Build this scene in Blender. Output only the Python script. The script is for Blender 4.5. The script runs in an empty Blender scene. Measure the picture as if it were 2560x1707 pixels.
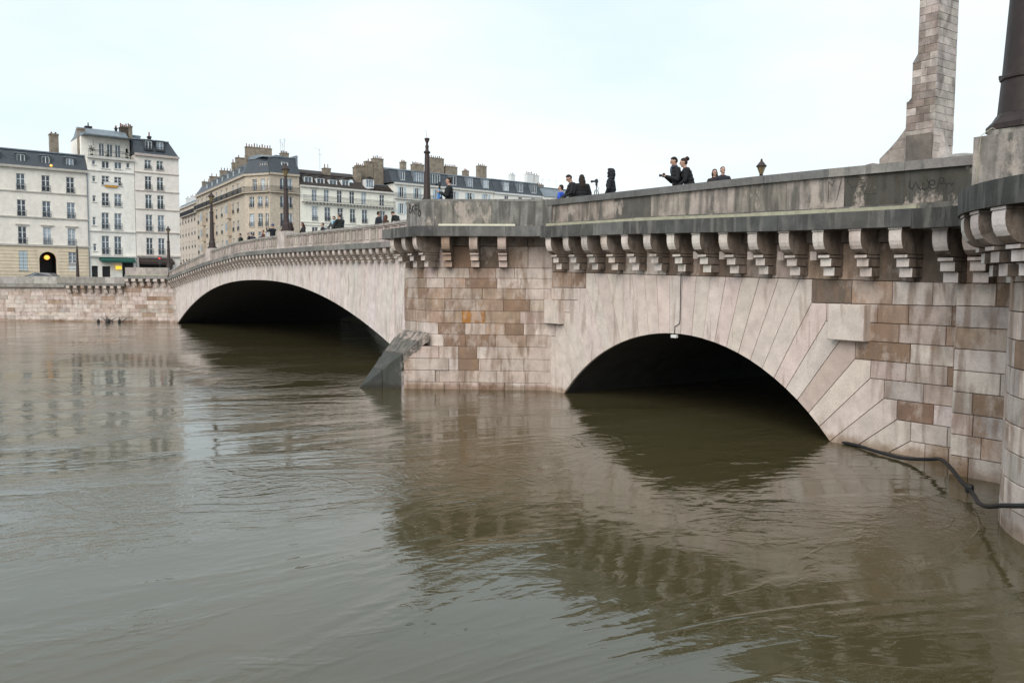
import bpy, bmesh, math, random
import numpy as np
from mathutils import Matrix, Vector
random.seed(7)
SC = bpy.context.scene
COL = SC.collection
R = math.radians

# ------------------------------------------------------------------ camera, sky, sun, exposure
EYE = 4.2                                   # metres above the flooded river
cam_d = bpy.data.cameras.new('camera'); cam = bpy.data.objects.new('camera', cam_d); COL.objects.link(cam)
cam_d.sensor_width = 36.0; cam_d.lens = 36.0 * 2066 / 2560; cam_d.clip_start = .1; cam_d.clip_end = 6000
pit, rol = R(3.918), R(.378)
_f = Vector((0, math.cos(pit), -math.sin(pit))); _r0 = Vector((1, 0, 0)); _u0 = Vector((0, math.sin(pit), math.cos(pit)))
_r = math.cos(rol) * _r0 + math.sin(rol) * _u0; _u = math.cos(rol) * _u0 - math.sin(rol) * _r0
m = Matrix((_r, _u, -_f)).transposed()
cam.rotation_euler = m.to_euler(); cam.location = (0, 0, EYE)
SC.camera = cam
SUN_EL, SUN_AZ = 38.0, 204.0                # azimuth clockwise from +Y: behind the camera, a little left
world = bpy.data.worlds.new('World'); SC.world = world; world.use_nodes = True
wt = world.node_tree; wt.nodes.clear()
def wn(t, **k):
    n = wt.nodes.new(t)
    for a, b in k.items(): setattr(n, a, b)
    return n
sky = wn('ShaderNodeTexSky', sky_type='NISHITA', sun_disc=False, sun_elevation=R(SUN_EL), sun_rotation=R(SUN_AZ), dust_density=2.0)
tc = wn('ShaderNodeTexCoord'); mp = wn('ShaderNodeMapping'); mp.inputs['Scale'].default_value = (1.0, 1.0, 3.2)
cl = wn('ShaderNodeTexNoise'); cl.inputs['Scale'].default_value = 1.5; cl.inputs['Detail'].default_value = 6; cl.inputs['Roughness'].default_value = .52
cr = wn('ShaderNodeValToRGB'); cr.color_ramp.elements[0].position = .34; cr.color_ramp.elements[1].position = .66
cr.color_ramp.elements[0].color = (6.1, 7.75, 8.7, 1); cr.color_ramp.elements[1].color = (8.5, 9.1, 9.3, 1)
mix = wn('ShaderNodeMixRGB'); mix.inputs[0].default_value = .93
bg = wn('ShaderNodeBackground'); bg.inputs['Strength'].default_value = .094; wo = wn('ShaderNodeOutputWorld')
L = wt.links.new
L(tc.outputs['Generated'], mp.inputs['Vector']); L(mp.outputs[0], cl.inputs['Vector']); L(cl.outputs['Fac'], cr.inputs[0])
L(sky.outputs[0], mix.inputs[1]); L(cr.outputs[0], mix.inputs[2]); L(mix.outputs[0], bg.inputs[0]); L(bg.outputs[0], wo.inputs[0])
sun_d = bpy.data.lights.new('sun', 'SUN'); sun_d.energy = 1.85; sun_d.angle = R(50); sun_d.color = (1.0, .94, .86)
sun = bpy.data.objects.new('sun', sun_d); COL.objects.link(sun)
_az = R(SUN_AZ); _el = R(SUN_EL)
sv = Vector((math.sin(_az) * math.cos(_el), math.cos(_az) * math.cos(_el), math.sin(_el)))
sun.rotation_euler = sv.to_track_quat('Z', 'Y').to_euler(); sun.location = sv * 300
vs = SC.view_settings; vs.view_transform = 'Standard'; vs.look = 'None'; vs.gamma = 1; vs.exposure = 0.38; vs.use_curve_mapping = False

# ------------------------------------------------------------------ helpers
def tag(o, label=None, cat=None, group=None, kind=None):
    if label: o['label'] = label
    if cat: o['category'] = cat
    if group: o['group'] = group
    if kind: o['kind'] = kind
    return o
def empty(name, loc=(0, 0, 0), rz=0, label=None, cat=None, group=None):
    o = bpy.data.objects.new(name, None); COL.objects.link(o); o.empty_display_size = .3
    o.location = loc; o.rotation_euler = (0, 0, rz)
    return tag(o, label, cat, group)
def link(name, me, parent=None, loc=None, rz=None, col=None):
    o = bpy.data.objects.new(name, me); COL.objects.link(o)
    if parent: o.parent = parent
    if loc: o.location = loc
    if rz is not None: o.rotation_euler = (0, 0, rz)
    if col: o.color = (*col, 1)
    return o
class MB:
    def __init__(s): s.v = []; s.f = []; s.mi = []; s.m = 0
    def add(s, vs_, fs):
        b = len(s.v); s.v += [tuple(p) for p in vs_]; s.f += [tuple(b + i for i in f) for f in fs]; s.mi += [s.m] * len(fs); return s
    def box(s, x0, x1, y0, y1, z0, z1):
        return s.add([(x0,y0,z0),(x1,y0,z0),(x1,y1,z0),(x0,y1,z0),(x0,y0,z1),(x1,y0,z1),(x1,y1,z1),(x0,y1,z1)],
                     [(0,3,2,1),(4,5,6,7),(0,1,5,4),(1,2,6,5),(2,3,7,6),(3,0,4,7)])
    def hexa(s, p):   # 4 bottom points, 4 top points
        return s.add(p, [(0,3,2,1),(4,5,6,7),(0,1,5,4),(1,2,6,5),(2,3,7,6),(3,0,4,7)])
    def loft(s, rings, cap=True):
        n = len(rings[0]); vs_ = [p for r in rings for p in r]; fs = []
        for k in range(len(rings) - 1):
            for i in range(n):
                j = (i + 1) % n; fs.append((k*n+i, k*n+j, (k+1)*n+j, (k+1)*n+i))
        if cap: fs.append(tuple(range(n))[::-1]); fs.append(tuple((len(rings)-1)*n + i for i in range(n)))
        return s.add(vs_, fs)
    def lathe(s, prof, seg=10, c=(0, 0, 0), rot=0):
        return s.loft([[(c[0] + r*math.cos(rot+2*math.pi*i/seg), c[1] + r*math.sin(rot+2*math.pi*i/seg), c[2]+z) for i in range(seg)] for r, z in prof])
    def tube(s, pts, r, seg=6):
        pts = [Vector(p) for p in pts]; rings = []
        for i, p in enumerate(pts):
            t = (pts[min(i+1, len(pts)-1)] - pts[max(i-1, 0)]).normalized()
            a = t.cross(Vector((0, 0, 1)));  a = a.normalized() if a.length > 1e-3 else Vector((1, 0, 0)); b = t.cross(a)
            rr = r[i] if isinstance(r, (list, tuple)) else r
            rings.append([tuple(p + a*rr*math.cos(2*math.pi*k/seg) + b*rr*math.sin(2*math.pi*k/seg)) for k in range(seg)])
        return s.loft(rings)
    def mesh(s, name, mats, smooth=False):
        me = bpy.data.meshes.new(name); me.from_pydata(s.v, [], s.f)
        if not isinstance(mats, (list, tuple)): mats = [mats]
        for mm in mats: me.materials.append(mm)
        if len(mats) > 1: me.polygons.foreach_set('material_index', s.mi)
        bm = bmesh.new(); bm.from_mesh(me); bmesh.ops.recalc_face_normals(bm, faces=bm.faces); bm.to_mesh(me); bm.free()
        if smooth:
            me.polygons.foreach_set('use_smooth', [True] * len(me.polygons))
            try: me.set_sharp_from_angle(angle=R(40))
            except Exception: pass
        me.update(); return me
    def build(s, name, mats, parent=None, loc=None, rz=None, col=None, smooth=False):
        return link(name, s.mesh(name, mats, smooth), parent, loc, rz, col)
def lerp(tab, x):
    if x <= tab[0][0]: return tab[0][1]
    for (a, b), (c, d) in zip(tab, tab[1:]):
        if x <= c: return b + (d - b) * (x - a) / (c - a)
    return tab[-1][1]
def copy_tree(o, parent=None):
    c = o.copy(); COL.objects.link(c); c.parent = parent
    for ch in list(o.children): copy_tree(ch, c)
    return c

# ------------------------------------------------------------------ materials
def nodes(name):
    mt = bpy.data.materials.new(name); mt.use_nodes = True; t = mt.node_tree; t.nodes.clear()
    o = t.nodes.new('ShaderNodeOutputMaterial'); b = t.nodes.new('ShaderNodeBsdfPrincipled'); t.links.new(b.outputs[0], o.inputs[0])
    def N(ty, **k):
        n = t.nodes.new(ty)
        for a, v in k.items():
            if a.startswith('i_'): n.inputs[int(a[2:]) if a[2:].isdigit() else a[2:]].default_value = v
            else: setattr(n, a, v)
        return n
    return mt, t, b, N, t.links.new
def ramp(N, p0, c0, p1, c1):
    n = N('ShaderNodeValToRGB'); e = n.color_ramp.elements
    e[0].position = p0; e[1].position = p1
    e[0].color = c0 if len(c0) == 4 else (*c0, 1); e[1].color = c1 if len(c1) == 4 else (*c1, 1); return n
def g3(v): return (v, v, v, 1)
def stone_mat(name, streak=(.25, .17, .12), sfac=.5, lo=.74, rough=.88, tint=True, base=(.5, .45, .4), smap=(1.6, 1.6, .22), sth=(.5, .68), bump=.5, wash=0.0, patch=None, patch_th=(.56, .64)):
    """weathered limestone; colour of each block comes from the object colour, stains have their own shape"""
    mt, t, b, N, K = nodes(name)
    tcd = N('ShaderNodeTexCoord'); inf = N('ShaderNodeObjectInfo')
    off = N('ShaderNodeMath', operation='MULTIPLY', i_1=53.0); K(inf.outputs['Random'], off.inputs[0])
    va = N('ShaderNodeVectorMath', operation='ADD'); K(tcd.outputs['Object'], va.inputs[0]); K(off.outputs[0], va.inputs[1])
    vl = N('ShaderNodeVectorMath', operation='ADD'); K(tcd.outputs['Object'], vl.inputs[0]); K(inf.outputs['Location'], vl.inputs[1])
    n1 = N('ShaderNodeTexNoise'); n1.inputs['Scale'].default_value = 2.1; n1.inputs['Detail'].default_value = 7; n1.inputs['Roughness'].default_value = .62; K(va.outputs[0], n1.inputs['Vector'])
    r1 = ramp(N, .3, g3(lo), .68, g3(1.12)); K(n1.outputs['Fac'], r1.inputs[0])
    m1 = N('ShaderNodeMixRGB', blend_type='MULTIPLY', i_0=1.0)
    if tint: K(inf.outputs['Color'], m1.inputs[1])
    else: m1.inputs[1].default_value = (*base, 1)
    K(r1.outputs[0], m1.inputs[2])
    mp_ = N('ShaderNodeMapping'); mp_.inputs['Scale'].default_value = smap; K(vl.outputs[0], mp_.inputs['Vector'])
    n2 = N('ShaderNodeTexNoise'); n2.inputs['Scale'].default_value = 2.4; n2.inputs['Detail'].default_value = 5; n2.inputs['Distortion'].default_value = .5; K(mp_.outputs[0], n2.inputs['Vector'])
    r2 = ramp(N, sth[0], g3(0), sth[1], g3(sfac)); K(n2.outputs['Fac'], r2.inputs[0])
    m2 = N('ShaderNodeMixRGB'); K(r2.outputs[0], m2.inputs[0]); K(m1.outputs[0], m2.inputs[1]); m2.inputs[2].default_value = (*streak, 1)
    nw = N('ShaderNodeTexNoise'); nw.inputs['Scale'].default_value = 1.05; nw.inputs['Detail'].default_value = 9; nw.inputs['Roughness'].default_value = .68; nw.inputs['Distortion'].default_value = .15
    vw = N('ShaderNodeVectorMath', operation='ADD'); K(vl.outputs[0], vw.inputs[0]); vw.inputs[1].default_value = (7.3, 2.1, 4.9)
    mw_ = N('ShaderNodeMapping'); mw_.inputs['Scale'].default_value = (1.0, 1.0, .55); K(vw.outputs[0], mw_.inputs[0]); K(mw_.outputs[0], nw.inputs['Vector'])
    rw = ramp(N, .5, g3(0), .57, g3(wash)); K(nw.outputs['Fac'], rw.inputs[0])
    mw = N('ShaderNodeMixRGB'); K(rw.outputs[0], mw.inputs[0]); K(m2.outputs[0], mw.inputs[1]); mw.inputs[2].default_value = (.6, .51, .46, 1)
    last = mw if wash else m2
    if patch:
        n4 = N('ShaderNodeTexNoise'); n4.inputs['Scale'].default_value = 1.15; n4.inputs['Detail'].default_value = 8; n4.inputs['Roughness'].default_value = .7
        mp4 = N('ShaderNodeMapping'); mp4.inputs['Scale'].default_value = (.8, .8, .45); K(vl.outputs[0], mp4.inputs['Vector']); K(mp4.outputs[0], n4.inputs['Vector'])
        r4 = ramp(N, patch_th[0], g3(0), patch_th[1], g3(.8)); K(n4.outputs['Fac'], r4.inputs[0])
        m4 = N('ShaderNodeMixRGB'); K(r4.outputs[0], m4.inputs[0]); K(last.outputs[0], m4.inputs[1]); m4.inputs[2].default_value = (*patch, 1); last = m4
    n3 = N('ShaderNodeTexNoise'); n3.inputs['Scale'].default_value = 26; n3.inputs['Detail'].default_value = 4; K(va.outputs[0], n3.inputs['Vector'])
    r3 = ramp(N, .34, g3(.74), .5, g3(1.0)); K(n3.outputs['Fac'], r3.inputs[0])
    m3 = N('ShaderNodeMixRGB', blend_type='MULTIPLY', i_0=.55); K(last.outputs[0], m3.inputs[1]); K(r3.outputs[0], m3.inputs[2])
    geo = N('ShaderNodeNewGeometry'); sep = N('ShaderNodeSeparateXYZ'); K(geo.outputs['Position'], sep.inputs[0])
    wz = N('ShaderNodeMath', operation='MULTIPLY_ADD', i_1=.5); K(n1.outputs['Fac'], wz.inputs[0]); K(sep.outputs['Z'], wz.inputs[2])
    rwz = ramp(N, .36, g3(.75), .52, g3(0)); K(wz.outputs[0], rwz.inputs[0])                      # damp, silty tide mark left by the flood
    m5 = N('ShaderNodeMixRGB', blend_type='MULTIPLY'); K(rwz.outputs[0], m5.inputs[0]); K(m3.outputs[0], m5.inputs[1]); m5.inputs[2].default_value = (.52, .42, .32, 1)
    K(m5.outputs[0], b.inputs['Base Color']); b.inputs['Roughness'].default_value = rough
    bp = N('ShaderNodeBump'); bp.inputs['Strength'].default_value = bump; bp.inputs['Distance'].default_value = .012
    ad = N('ShaderNodeMath', operation='ADD'); K(n3.outputs['Fac'], ad.inputs[0]); K(n1.outputs['Fac'], ad.inputs[1]); K(ad.outputs[0], bp.inputs['Height']); K(bp.outputs[0], b.inputs['Normal'])
    return mt
def plain(name, col, rough=.7, var=.2, scale=4.0, metal=0.0, emit=None, es=0.0, spec=.5, tint=False, zs=1.0, bump=0.0):
    mt, t, b, N, K = nodes(name)
    tcd = N('ShaderNodeTexCoord'); inf = N('ShaderNodeObjectInfo')
    off = N('ShaderNodeMath', operation='MULTIPLY', i_1=31.0); K(inf.outputs['Random'], off.inputs[0])
    va = N('ShaderNodeVectorMath', operation='ADD'); K(tcd.outputs['Object'], va.inputs[0]); K(off.outputs[0], va.inputs[1])
    mp_ = N('ShaderNodeMapping'); mp_.inputs['Scale'].default_value = (1, 1, zs); K(va.outputs[0], mp_.inputs['Vector'])
    n1 = N('ShaderNodeTexNoise'); n1.inputs['Scale'].default_value = scale; n1.inputs['Detail'].default_value = 6; n1.inputs['Roughness'].default_value = .6; K(mp_.outputs[0], n1.inputs['Vector'])
    r1 = ramp(N, .3, g3(1 - var), .7, g3(1 + var * .5)); K(n1.outputs['Fac'], r1.inputs[0])
    m1 = N('ShaderNodeMixRGB', blend_type='MULTIPLY', i_0=1.0); K(r1.outputs[0], m1.inputs[2])
    if tint: K(inf.outputs['Color'], m1.inputs[1])
    else: m1.inputs[1].default_value = (*col, 1)
    K(m1.outputs[0], b.inputs['Base Color'])
    b.inputs['Roughness'].default_value = rough; b.inputs['Metallic'].default_value = metal; b.inputs['Specular IOR Level'].default_value = spec
    if emit: b.inputs['Emission Color'].default_value = (*emit, 1); b.inputs['Emission Strength'].default_value = es
    if bump:
        bp = N('ShaderNodeBump'); bp.inputs['Strength'].default_value = bump; bp.inputs['Distance'].default_value = .02; K(n1.outputs['Fac'], bp.inputs['Height']); K(bp.outputs[0], b.inputs['Normal'])
    return mt
M = {}
M['ashlar'] = stone_mat('ashlar', streak=(.22, .145, .105), sfac=.7, sth=(.47, .62), wash=.45, lo=.66, patch=(.3, .19, .13), patch_th=(.585, .66))
M['voussoir'] = stone_mat('voussoir', streak=(.27, .19, .14), sfac=.45, lo=.82, sth=(.55, .66), smap=(1.5, 1.5, .22))
M['corbel'] = stone_mat('corbel_stone', streak=(.2, .14, .1), sfac=.4, lo=.8)
M['cornice'] = stone_mat('cornice_stone', streak=(.25, .235, .215), sfac=.5, smap=(1.9, 1.9, .3), sth=(.5, .72), lo=.6)
M['parapet'] = stone_mat('parapet_stone', streak=(.085, .08, .07), sfac=.85, smap=(1.7, 1.7, .25), sth=(.43, .62), lo=.55, patch=(.44, .37, .32), patch_th=(.55, .61))
M['bay'] = stone_mat('panel_stone', streak=(.2, .17, .145), sfac=.45, smap=(1.1, 1.1, .4), sth=(.5, .68), lo=.7)
M['soft_soot_shade'] = stone_mat('soft_soot_shade', streak=(.12, .1, .085), sfac=.5, tint=False, base=(.4, .33, .285), lo=.75)  # small corbel sides: paler mix of soot and painted-in shade
M['coping'] = stone_mat('coping_stone', streak=(.09, .09, .085), sfac=.6, smap=(2.2, 2.2, .4), lo=.7)
M['algae'] = stone_mat('algae_stone', streak=(.05, .055, .045), sfac=.8, lo=.5, tint=True, sth=(.42, .6), patch=(.32, .27, .24), patch_th=(.6, .68))
M['mortar'] = plain('mortar', (.16, .125, .1), .95, .3)
M['vault'] = plain('shade_dark_vault', (.035, .033, .03), .95, .4, 1.5)  # near black: the shade inside the arches is put into the colour
M['pylon'] = stone_mat('pylon_stone', streak=(.13, .1, .085), sfac=.65, lo=.52, bump=.6, smap=(1.2, 1.2, .6))
M['quay'] = stone_mat('quay_stone', streak=(.26, .17, .12), sfac=.6, lo=.7, smap=(1, 1, .5), patch=(.3, .2, .14), patch_th=(.62, .68))
M['duct'] = plain('cream_duct', (.4, .375, .27), .6, .25)
M['duct_clean'] = plain('clean_cream_duct', (.68, .64, .5), .55, .1)
M['soot_shade'] = stone_mat('soot_shade_stone', streak=(.03, .026, .022), sfac=.7, lo=.55, tint=False, base=(.225, .172, .136), wash=.25, smap=(1.6, 1.6, .5))  # sheltered stone under the cornice: soot plus shade put into the colour
M['iron'] = plain('brown_iron', (.042, .024, .021), .6, .35, 9, bump=.2)
M['iron_dark'] = plain('dark_iron', (.03, .0165, .014), .6, .4, 6, bump=.2)
M['black'] = plain('black_metal', (.018, .018, .02), .5, .3)
M['rubber'] = plain('black_rubber', (.012, .012, .014), .55, .3, 20)
M['asphalt'] = plain('asphalt', (.06, .06, .06), .9, .25)
M['paint'] = plain('graffiti_paint', (.02, .02, .022), .7, .3, 30)
M['scratch'] = plain('graffiti_faded', (.05, .045, .035), .85, .3, 30)
def glass(name, c, es=0):
    mt, t, b, N, K = nodes(name); b.inputs['Base Color'].default_value = (*c, 1); b.inputs['Roughness'].default_value = .12; b.inputs['Specular IOR Level'].default_value = .8
    if es: b.inputs['Emission Color'].default_value = (*c, 1); b.inputs['Emission Strength'].default_value = es
    return mt
M['lantern'] = glass('lantern_glass', (.2, .15, .075))
def pane_mat():
    """window glass with a room or a curtain behind it, different for every window"""
    mt, t, b, N, K = nodes('window_glass')
    inf = N('ShaderNodeObjectInfo'); tcd = N('ShaderNodeTexCoord')
    rm = N('ShaderNodeValToRGB'); rm.color_ramp.interpolation = 'CONSTANT'; e = rm.color_ramp.elements
    e[0].position = 0; e[0].color = (.035, .046, .062, 1); e[1].position = .36; e[1].color = (.09, .12, .15, 1)
    for p_, c in ((.58, (.2, .25, .3)), (.76, (.42, .47, .52)), (.9, (.06, .09, .1))): n = e.new(p_); n.color = (*c, 1)
    K(inf.outputs['Random'], rm.inputs[0])
    wv = N('ShaderNodeTexNoise'); wv.inputs['Scale'].default_value = 3.5; mp_ = N('ShaderNodeMapping'); mp_.inputs['Scale'].default_value = (2, 2, .5); K(tcd.outputs['Object'], mp_.inputs[0]); K(mp_.outputs[0], wv.inputs[0])
    r1 = ramp(N, .3, g3(.55), .7, g3(1.35)); K(wv.outputs['Fac'], r1.inputs[0])
    m1 = N('ShaderNodeMixRGB', blend_type='MULTIPLY', i_0=1.0); K(rm.outputs[0], m1.inputs[1]); K(r1.outputs[0], m1.inputs[2])
    K(m1.outputs[0], b.inputs['Base Color']); b.inputs['Roughness'].default_value = .1; b.inputs['Specular IOR Level'].default_value = .6
    bp = N('ShaderNodeBump'); bp.inputs['Strength'].default_value = .08; bp.inputs['Distance'].default_value = .05; K(wv.outputs['Fac'], bp.inputs['Height']); K(bp.outputs[0], b.inputs['Normal'])
    return mt
M['pane'] = pane_mat()
M['frame'] = plain('white_window_frame', (.76, .76, .76), .5, .1)
M['slate'] = plain('slate', (.062, .072, .085), .55, .4, 3, zs=3, bump=.5)
M['brownroof'] = plain('brown_tiles', (.045, .034, .03), .8, .5, 3, zs=3, bump=.6)
M['zinc'] = plain('zinc', (.22, .25, .28), .45, .3, 2, metal=.2)
M['chimney'] = plain('chimney_render', (.27, .22, .17), .95, .45, 1.6)
M['pot'] = plain('terracotta', (.24, .085, .05), .9, .4, 5)
M['rail'] = plain('wrought_iron', (.03, .035, .042), .6, .2)
M['shutter'] = plain('pale_shutter', (.5, .58, .62), .6, .12)
M['white'] = plain('white_paint', (.72, .71, .69), .6, .1)
# ------------------------------------------------------------------ water
def water_mat():
    mt, t, b, N, K = nodes('muddy_river')
    geo = N('ShaderNodeNewGeometry'); mp_ = N('ShaderNodeMapping'); mp_.inputs['Rotation'].default_value = (0, 0, R(-24)); K(geo.outputs['Position'], mp_.inputs['Vector'])
    def noise(scale, sx, sy, det=3, dist=0.0, rgh=.5):
        q = N('ShaderNodeMapping'); q.inputs['Scale'].default_value = (sx, sy, 1); K(mp_.outputs[0], q.inputs['Vector'])
        n = N('ShaderNodeTexNoise'); n.inputs['Scale'].default_value = scale; n.inputs['Detail'].default_value = det; n.inputs['Distortion'].default_value = dist; n.inputs['Roughness'].default_value = rgh
        K(q.outputs[0], n.inputs['Vector']); return n.outputs['Fac']
    def mul(a, k):
        n = N('ShaderNodeMath', operation='MULTIPLY'); K(a, n.inputs[0])
        if isinstance(k, float): n.inputs[1].default_value = k
        else: K(k, n.inputs[1])
        return n.outputs[0]
    def add(a, c): n = N('ShaderNodeMath', operation='ADD'); K(a, n.inputs[0]); K(c, n.inputs[1]); return n.outputs[0]
    swell = noise(.28, .55, 1.0, 2, .8)
    mid = noise(1.15, .85, 1.1, 3, 1.0)
    rip = noise(3.6, .95, 1.05, 4, .6, .6)
    fine = noise(10.0, 1.0, 1.0, 3, .3)
    patch = noise(.085, .8, 1.4, 4, 2.2, .6)
    r1 = ramp(N, .44, g3(.1), .57, g3(1.0)); K(patch, r1.inputs[0])
    r2 = ramp(N, .40, g3(.25), .6, g3(1.0)); K(patch, r2.inputs[0])
    h = add(add(mul(swell, .022), mul(mul(mid, r2.outputs[0]), .022)), add(mul(mul(rip, r1.outputs[0]), .0145), mul(mul(fine, r1.outputs[0]), .0045)))
    ed = noise(.22, .8, 1.1, 3, 3.2, .5); e1 = N('ShaderNodeMath', operation='SUBTRACT', i_1=.5); K(ed, e1.inputs[0]); e2 = N('ShaderNodeMath', operation='ABSOLUTE'); K(e1.outputs[0], e2.inputs[0])
    re = ramp(N, 0.0, g3(1.0), .035, g3(0)); K(e2.outputs[0], re.inputs[0]); h = add(h, mul(mul(re.outputs[0], r1.outputs[0]), .0055))   # creases where eddies meet
    bp = N('ShaderNodeBump'); bp.inputs['Strength'].default_value = 1.0; bp.inputs['Distance'].default_value = 1.0; K(h, bp.inputs['Height']); K(bp.outputs[0], b.inputs['Normal'])
    silt = noise(.12, .6, 1.3, 5, 1.5)
    rc = ramp(N, .3, (.056, .047, .021), .7, (.074, .062, .031)); K(silt, rc.inputs[0]); K(rc.outputs[0], b.inputs['Base Color'])
    b.inputs['Roughness'].default_value = .05; b.inputs['IOR'].default_value = 1.6
    return mt
wm = water_mat()
mb = MB(); mb.add([(-900, -120, 0), (900, -120, 0), (900, 900, 0), (-900, 900, 0)], [(0, 1, 2, 3)])
tag(mb.build('river_water', wm), kind='structure')
# far bank ground, stepping down behind the quay walls
mb = MB(); GZ = 4.05
mb.add([(-900, 135.0, GZ), (-36.3, 87.9, GZ), (-22.6, 97.0, GZ), (300, 355, GZ), (900, 835, GZ), (900, 4000, GZ), (-3000, 4000, GZ), (-3000, 250, GZ)], [(0, 1, 2, 3, 4, 5, 6, 7)])
tag(mb.build('far_bank_street', M['asphalt']), kind='structure')

# ------------------------------------------------------------------ bridge, local frame: x along the bridge to the far bank, y out towards upstream, z up
AO = (8.639, 22.368, 0); BANG = math.atan2(.82518, -.56486)
def W(s, d, z=0): return (AO[0] - .56486*s - .82518*d, AO[1] + .82518*s - .56486*d, z)
BR = empty('stone_bridge', AO, BANG, 'long pale stone bridge with bracketed cornice, one wide and one small arch', 'bridge')
def sub(name): return empty(name, (0, 0, 0))
def group_part(name):
    o = empty(name); o.parent = BR; return o
NEAR = group_part('near_span'); FAR = group_part('main_span'); PIER = group_part('river_pier'); ABUT = group_part('abutment'); PAR = group_part('parapet'); CORN = group_part('cornice')
class Path:
    def __init__(s, pts):
        s.p = [Vector(p) for p in pts]; s.c = [0.0]
        for a, b in zip(s.p, s.p[1:]): s.c.append(s.c[-1] + (b - a).length)
        s.L = s.c[-1]; s.n = []
        for i in range(len(s.p)):
            t = Vector((0, 0))
            if i > 0: t += (s.p[i] - s.p[i-1]).normalized()
            if i < len(s.p)-1: t += (s.p[i+1] - s.p[i]).normalized()
            t.normalize(); s.n.append(Vector((-t.y, t.x)))
    def at(s, a, o=0.0):
        a = min(max(a, 0), s.L); i = 0
        while i < len(s.c)-2 and s.c[i+1] < a: i += 1
        k = (a - s.c[i]) / max(1e-6, s.c[i+1] - s.c[i])
        p = s.p[i].lerp(s.p[i+1], k); n = s.n[i].lerp(s.n[i+1], k).normalized(); q = p + n * o
        return q.x, q.y
    def near(s, pt): return min(range(len(s.p)), key=lambda i: (s.p[i]-Vector(pt)).length)
def stone(name, P, a0, a1, z0, z1, mat, parent, col, proud=0.0, j=.008, ch=.01, deep=.14, step=.35):
    """one ashlar block with chamfered arrises, laid along a plan path; z0/z1 may be functions of a"""
    Z0 = z0 if callable(z0) else (lambda a: z0); Z1 = z1 if callable(z1) else (lambda a: z1)
    k = max(1, int((a1 - a0) / step)) if len(P.p) > 2 else 1
    cols = [(a0+j, 2), (a0+j, 1)] + [(a0+j+ch + (a1-a0-2*j-2*ch)*i/k, 0) for i in range(k+1)] + [(a1-j, 1), (a1-j, 2)]
    rows = [(0, j, 2), (0, j, 1), (0, j+ch, 0), (1, -j-ch, 0), (1, -j, 1), (1, -j, 2)]
    vs_ = []
    for a, la in cols:
        for top, dz, lz in rows:
            lv = max(la, lz); o = proud - (0 if lv == 0 else ch if lv == 1 else deep)
            x, y = P.at(a, o); vs_.append((x, y, (Z1(a) if top else Z0(a)) + dz))
    nr = len(rows); fs = []
    for i in range(len(cols)-1):
        for q in range(nr-1):
            if (i in (0, len(cols)-2)) and q in (0, nr-2): continue
            fs.append((i*nr+q, (i+1)*nr+q, (i+1)*nr+q+1, i*nr+q+1))
    mb = MB(); mb.add(vs_, fs); return mb.build(name, mat, parent, col=col)
def inset(poly, dd):
    n = len(poly); out = []
    for i in range(n):
        p0, p1, p2 = Vector(poly[i-1]), Vector(poly[i]), Vector(poly[(i+1) % n])
        e1 = (p1-p0).normalized(); e2 = (p2-p1).normalized(); n1 = Vector((-e1.y, e1.x)); n2 = Vector((-e2.y, e2.x))
        k = max(.35, 1 + n1.dot(n2)); out.append(tuple(p1 + (n1+n2) * dd / k))
    return out
def poly_stone(name, poly, mat, parent, col, proud=0.0, deep=.1, j=.009, ch=.007):
    area = sum(poly[i-1][0]*poly[i][1] - poly[i][0]*poly[i-1][1] for i in range(len(poly)))
    if area < 0: poly = poly[::-1]
    o1 = inset(poly, j); o2 = inset(poly, j+ch)
    mb = MB(); mb.loft([[(x, proud-deep, z) for x, z in o1], [(x, proud-ch, z) for x, z in o1], [(x, proud, z) for x, z in o2]])
    return mb.build(name, mat, parent, col=col)
def jit(c, a=.05): k = 1 + random.uniform(-a, a); return tuple(max(0, v*k*(1 + random.uniform(-.022, .022))) for v in c)
PALE, PINK, TAN, BROWN, GREY, DARK = (.65, .545, .49), (.55, .435, .38), (.41, .29, .215), (.29, .185, .125), (.48, .415, .37), (.17, .125, .095)
ORANGE = (.42, .185, .045)
def pick(w): return jit(random.choices((PALE, PINK, TAN, BROWN, GREY, DARK), w)[0])

# ---- profiles along the bridge
COP = [(-5, 7.17), (1, 7.33), (7, 7.41), (13.6, 7.5), (20, 7.5), (27.6, 7.42), (41, 7.54), (48, 7.57), (55, 7.46), (62.6, 7.0), (72, 6.1), (81, 5.1), (90, 4.95)]
BTOP = [(-5, 6.0), (1, 6.13), (7, 6.33), (13.6, 6.45), (20, 6.45), (27.6, 6.42), (35, 6.52), (44.6, 6.6), (53, 6.6), (62.7, 6.05), (72, 5.3), (81, 4.5), (90, 4.3)]
CBASE = [(21, 5.36), (26, 5.42), (41.5, 5.58), (50, 5.66), (55, 5.62), (62.8, 5.22), (72, 4.7), (81, 4.1)]
cop = lambda s: lerp(COP, s); btop = lambda s: lerp(BTOP, s)
bbot = lambda s: btop(s) - (.42 if s < 21 else .3)
ztop = lambda s: 4.42 + .0255*(s-1)
deck = lambda s: max(4.06, cop(s) - 1.1)
NC, NR = (5.8, -5.24), 7.87
def za_near(s): x = abs(s-NC[0]); return NC[1] + math.sqrt(NR*NR - x*x) if x < 7.2 else -2.2
def za_far(s): x = abs(s-50.6)/26.2; return 4.43*(1 - x**2.3) if x < 1.12 else -2.2
zb = lambda s: max(za_near(s), za_far(s), -1.9)
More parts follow.
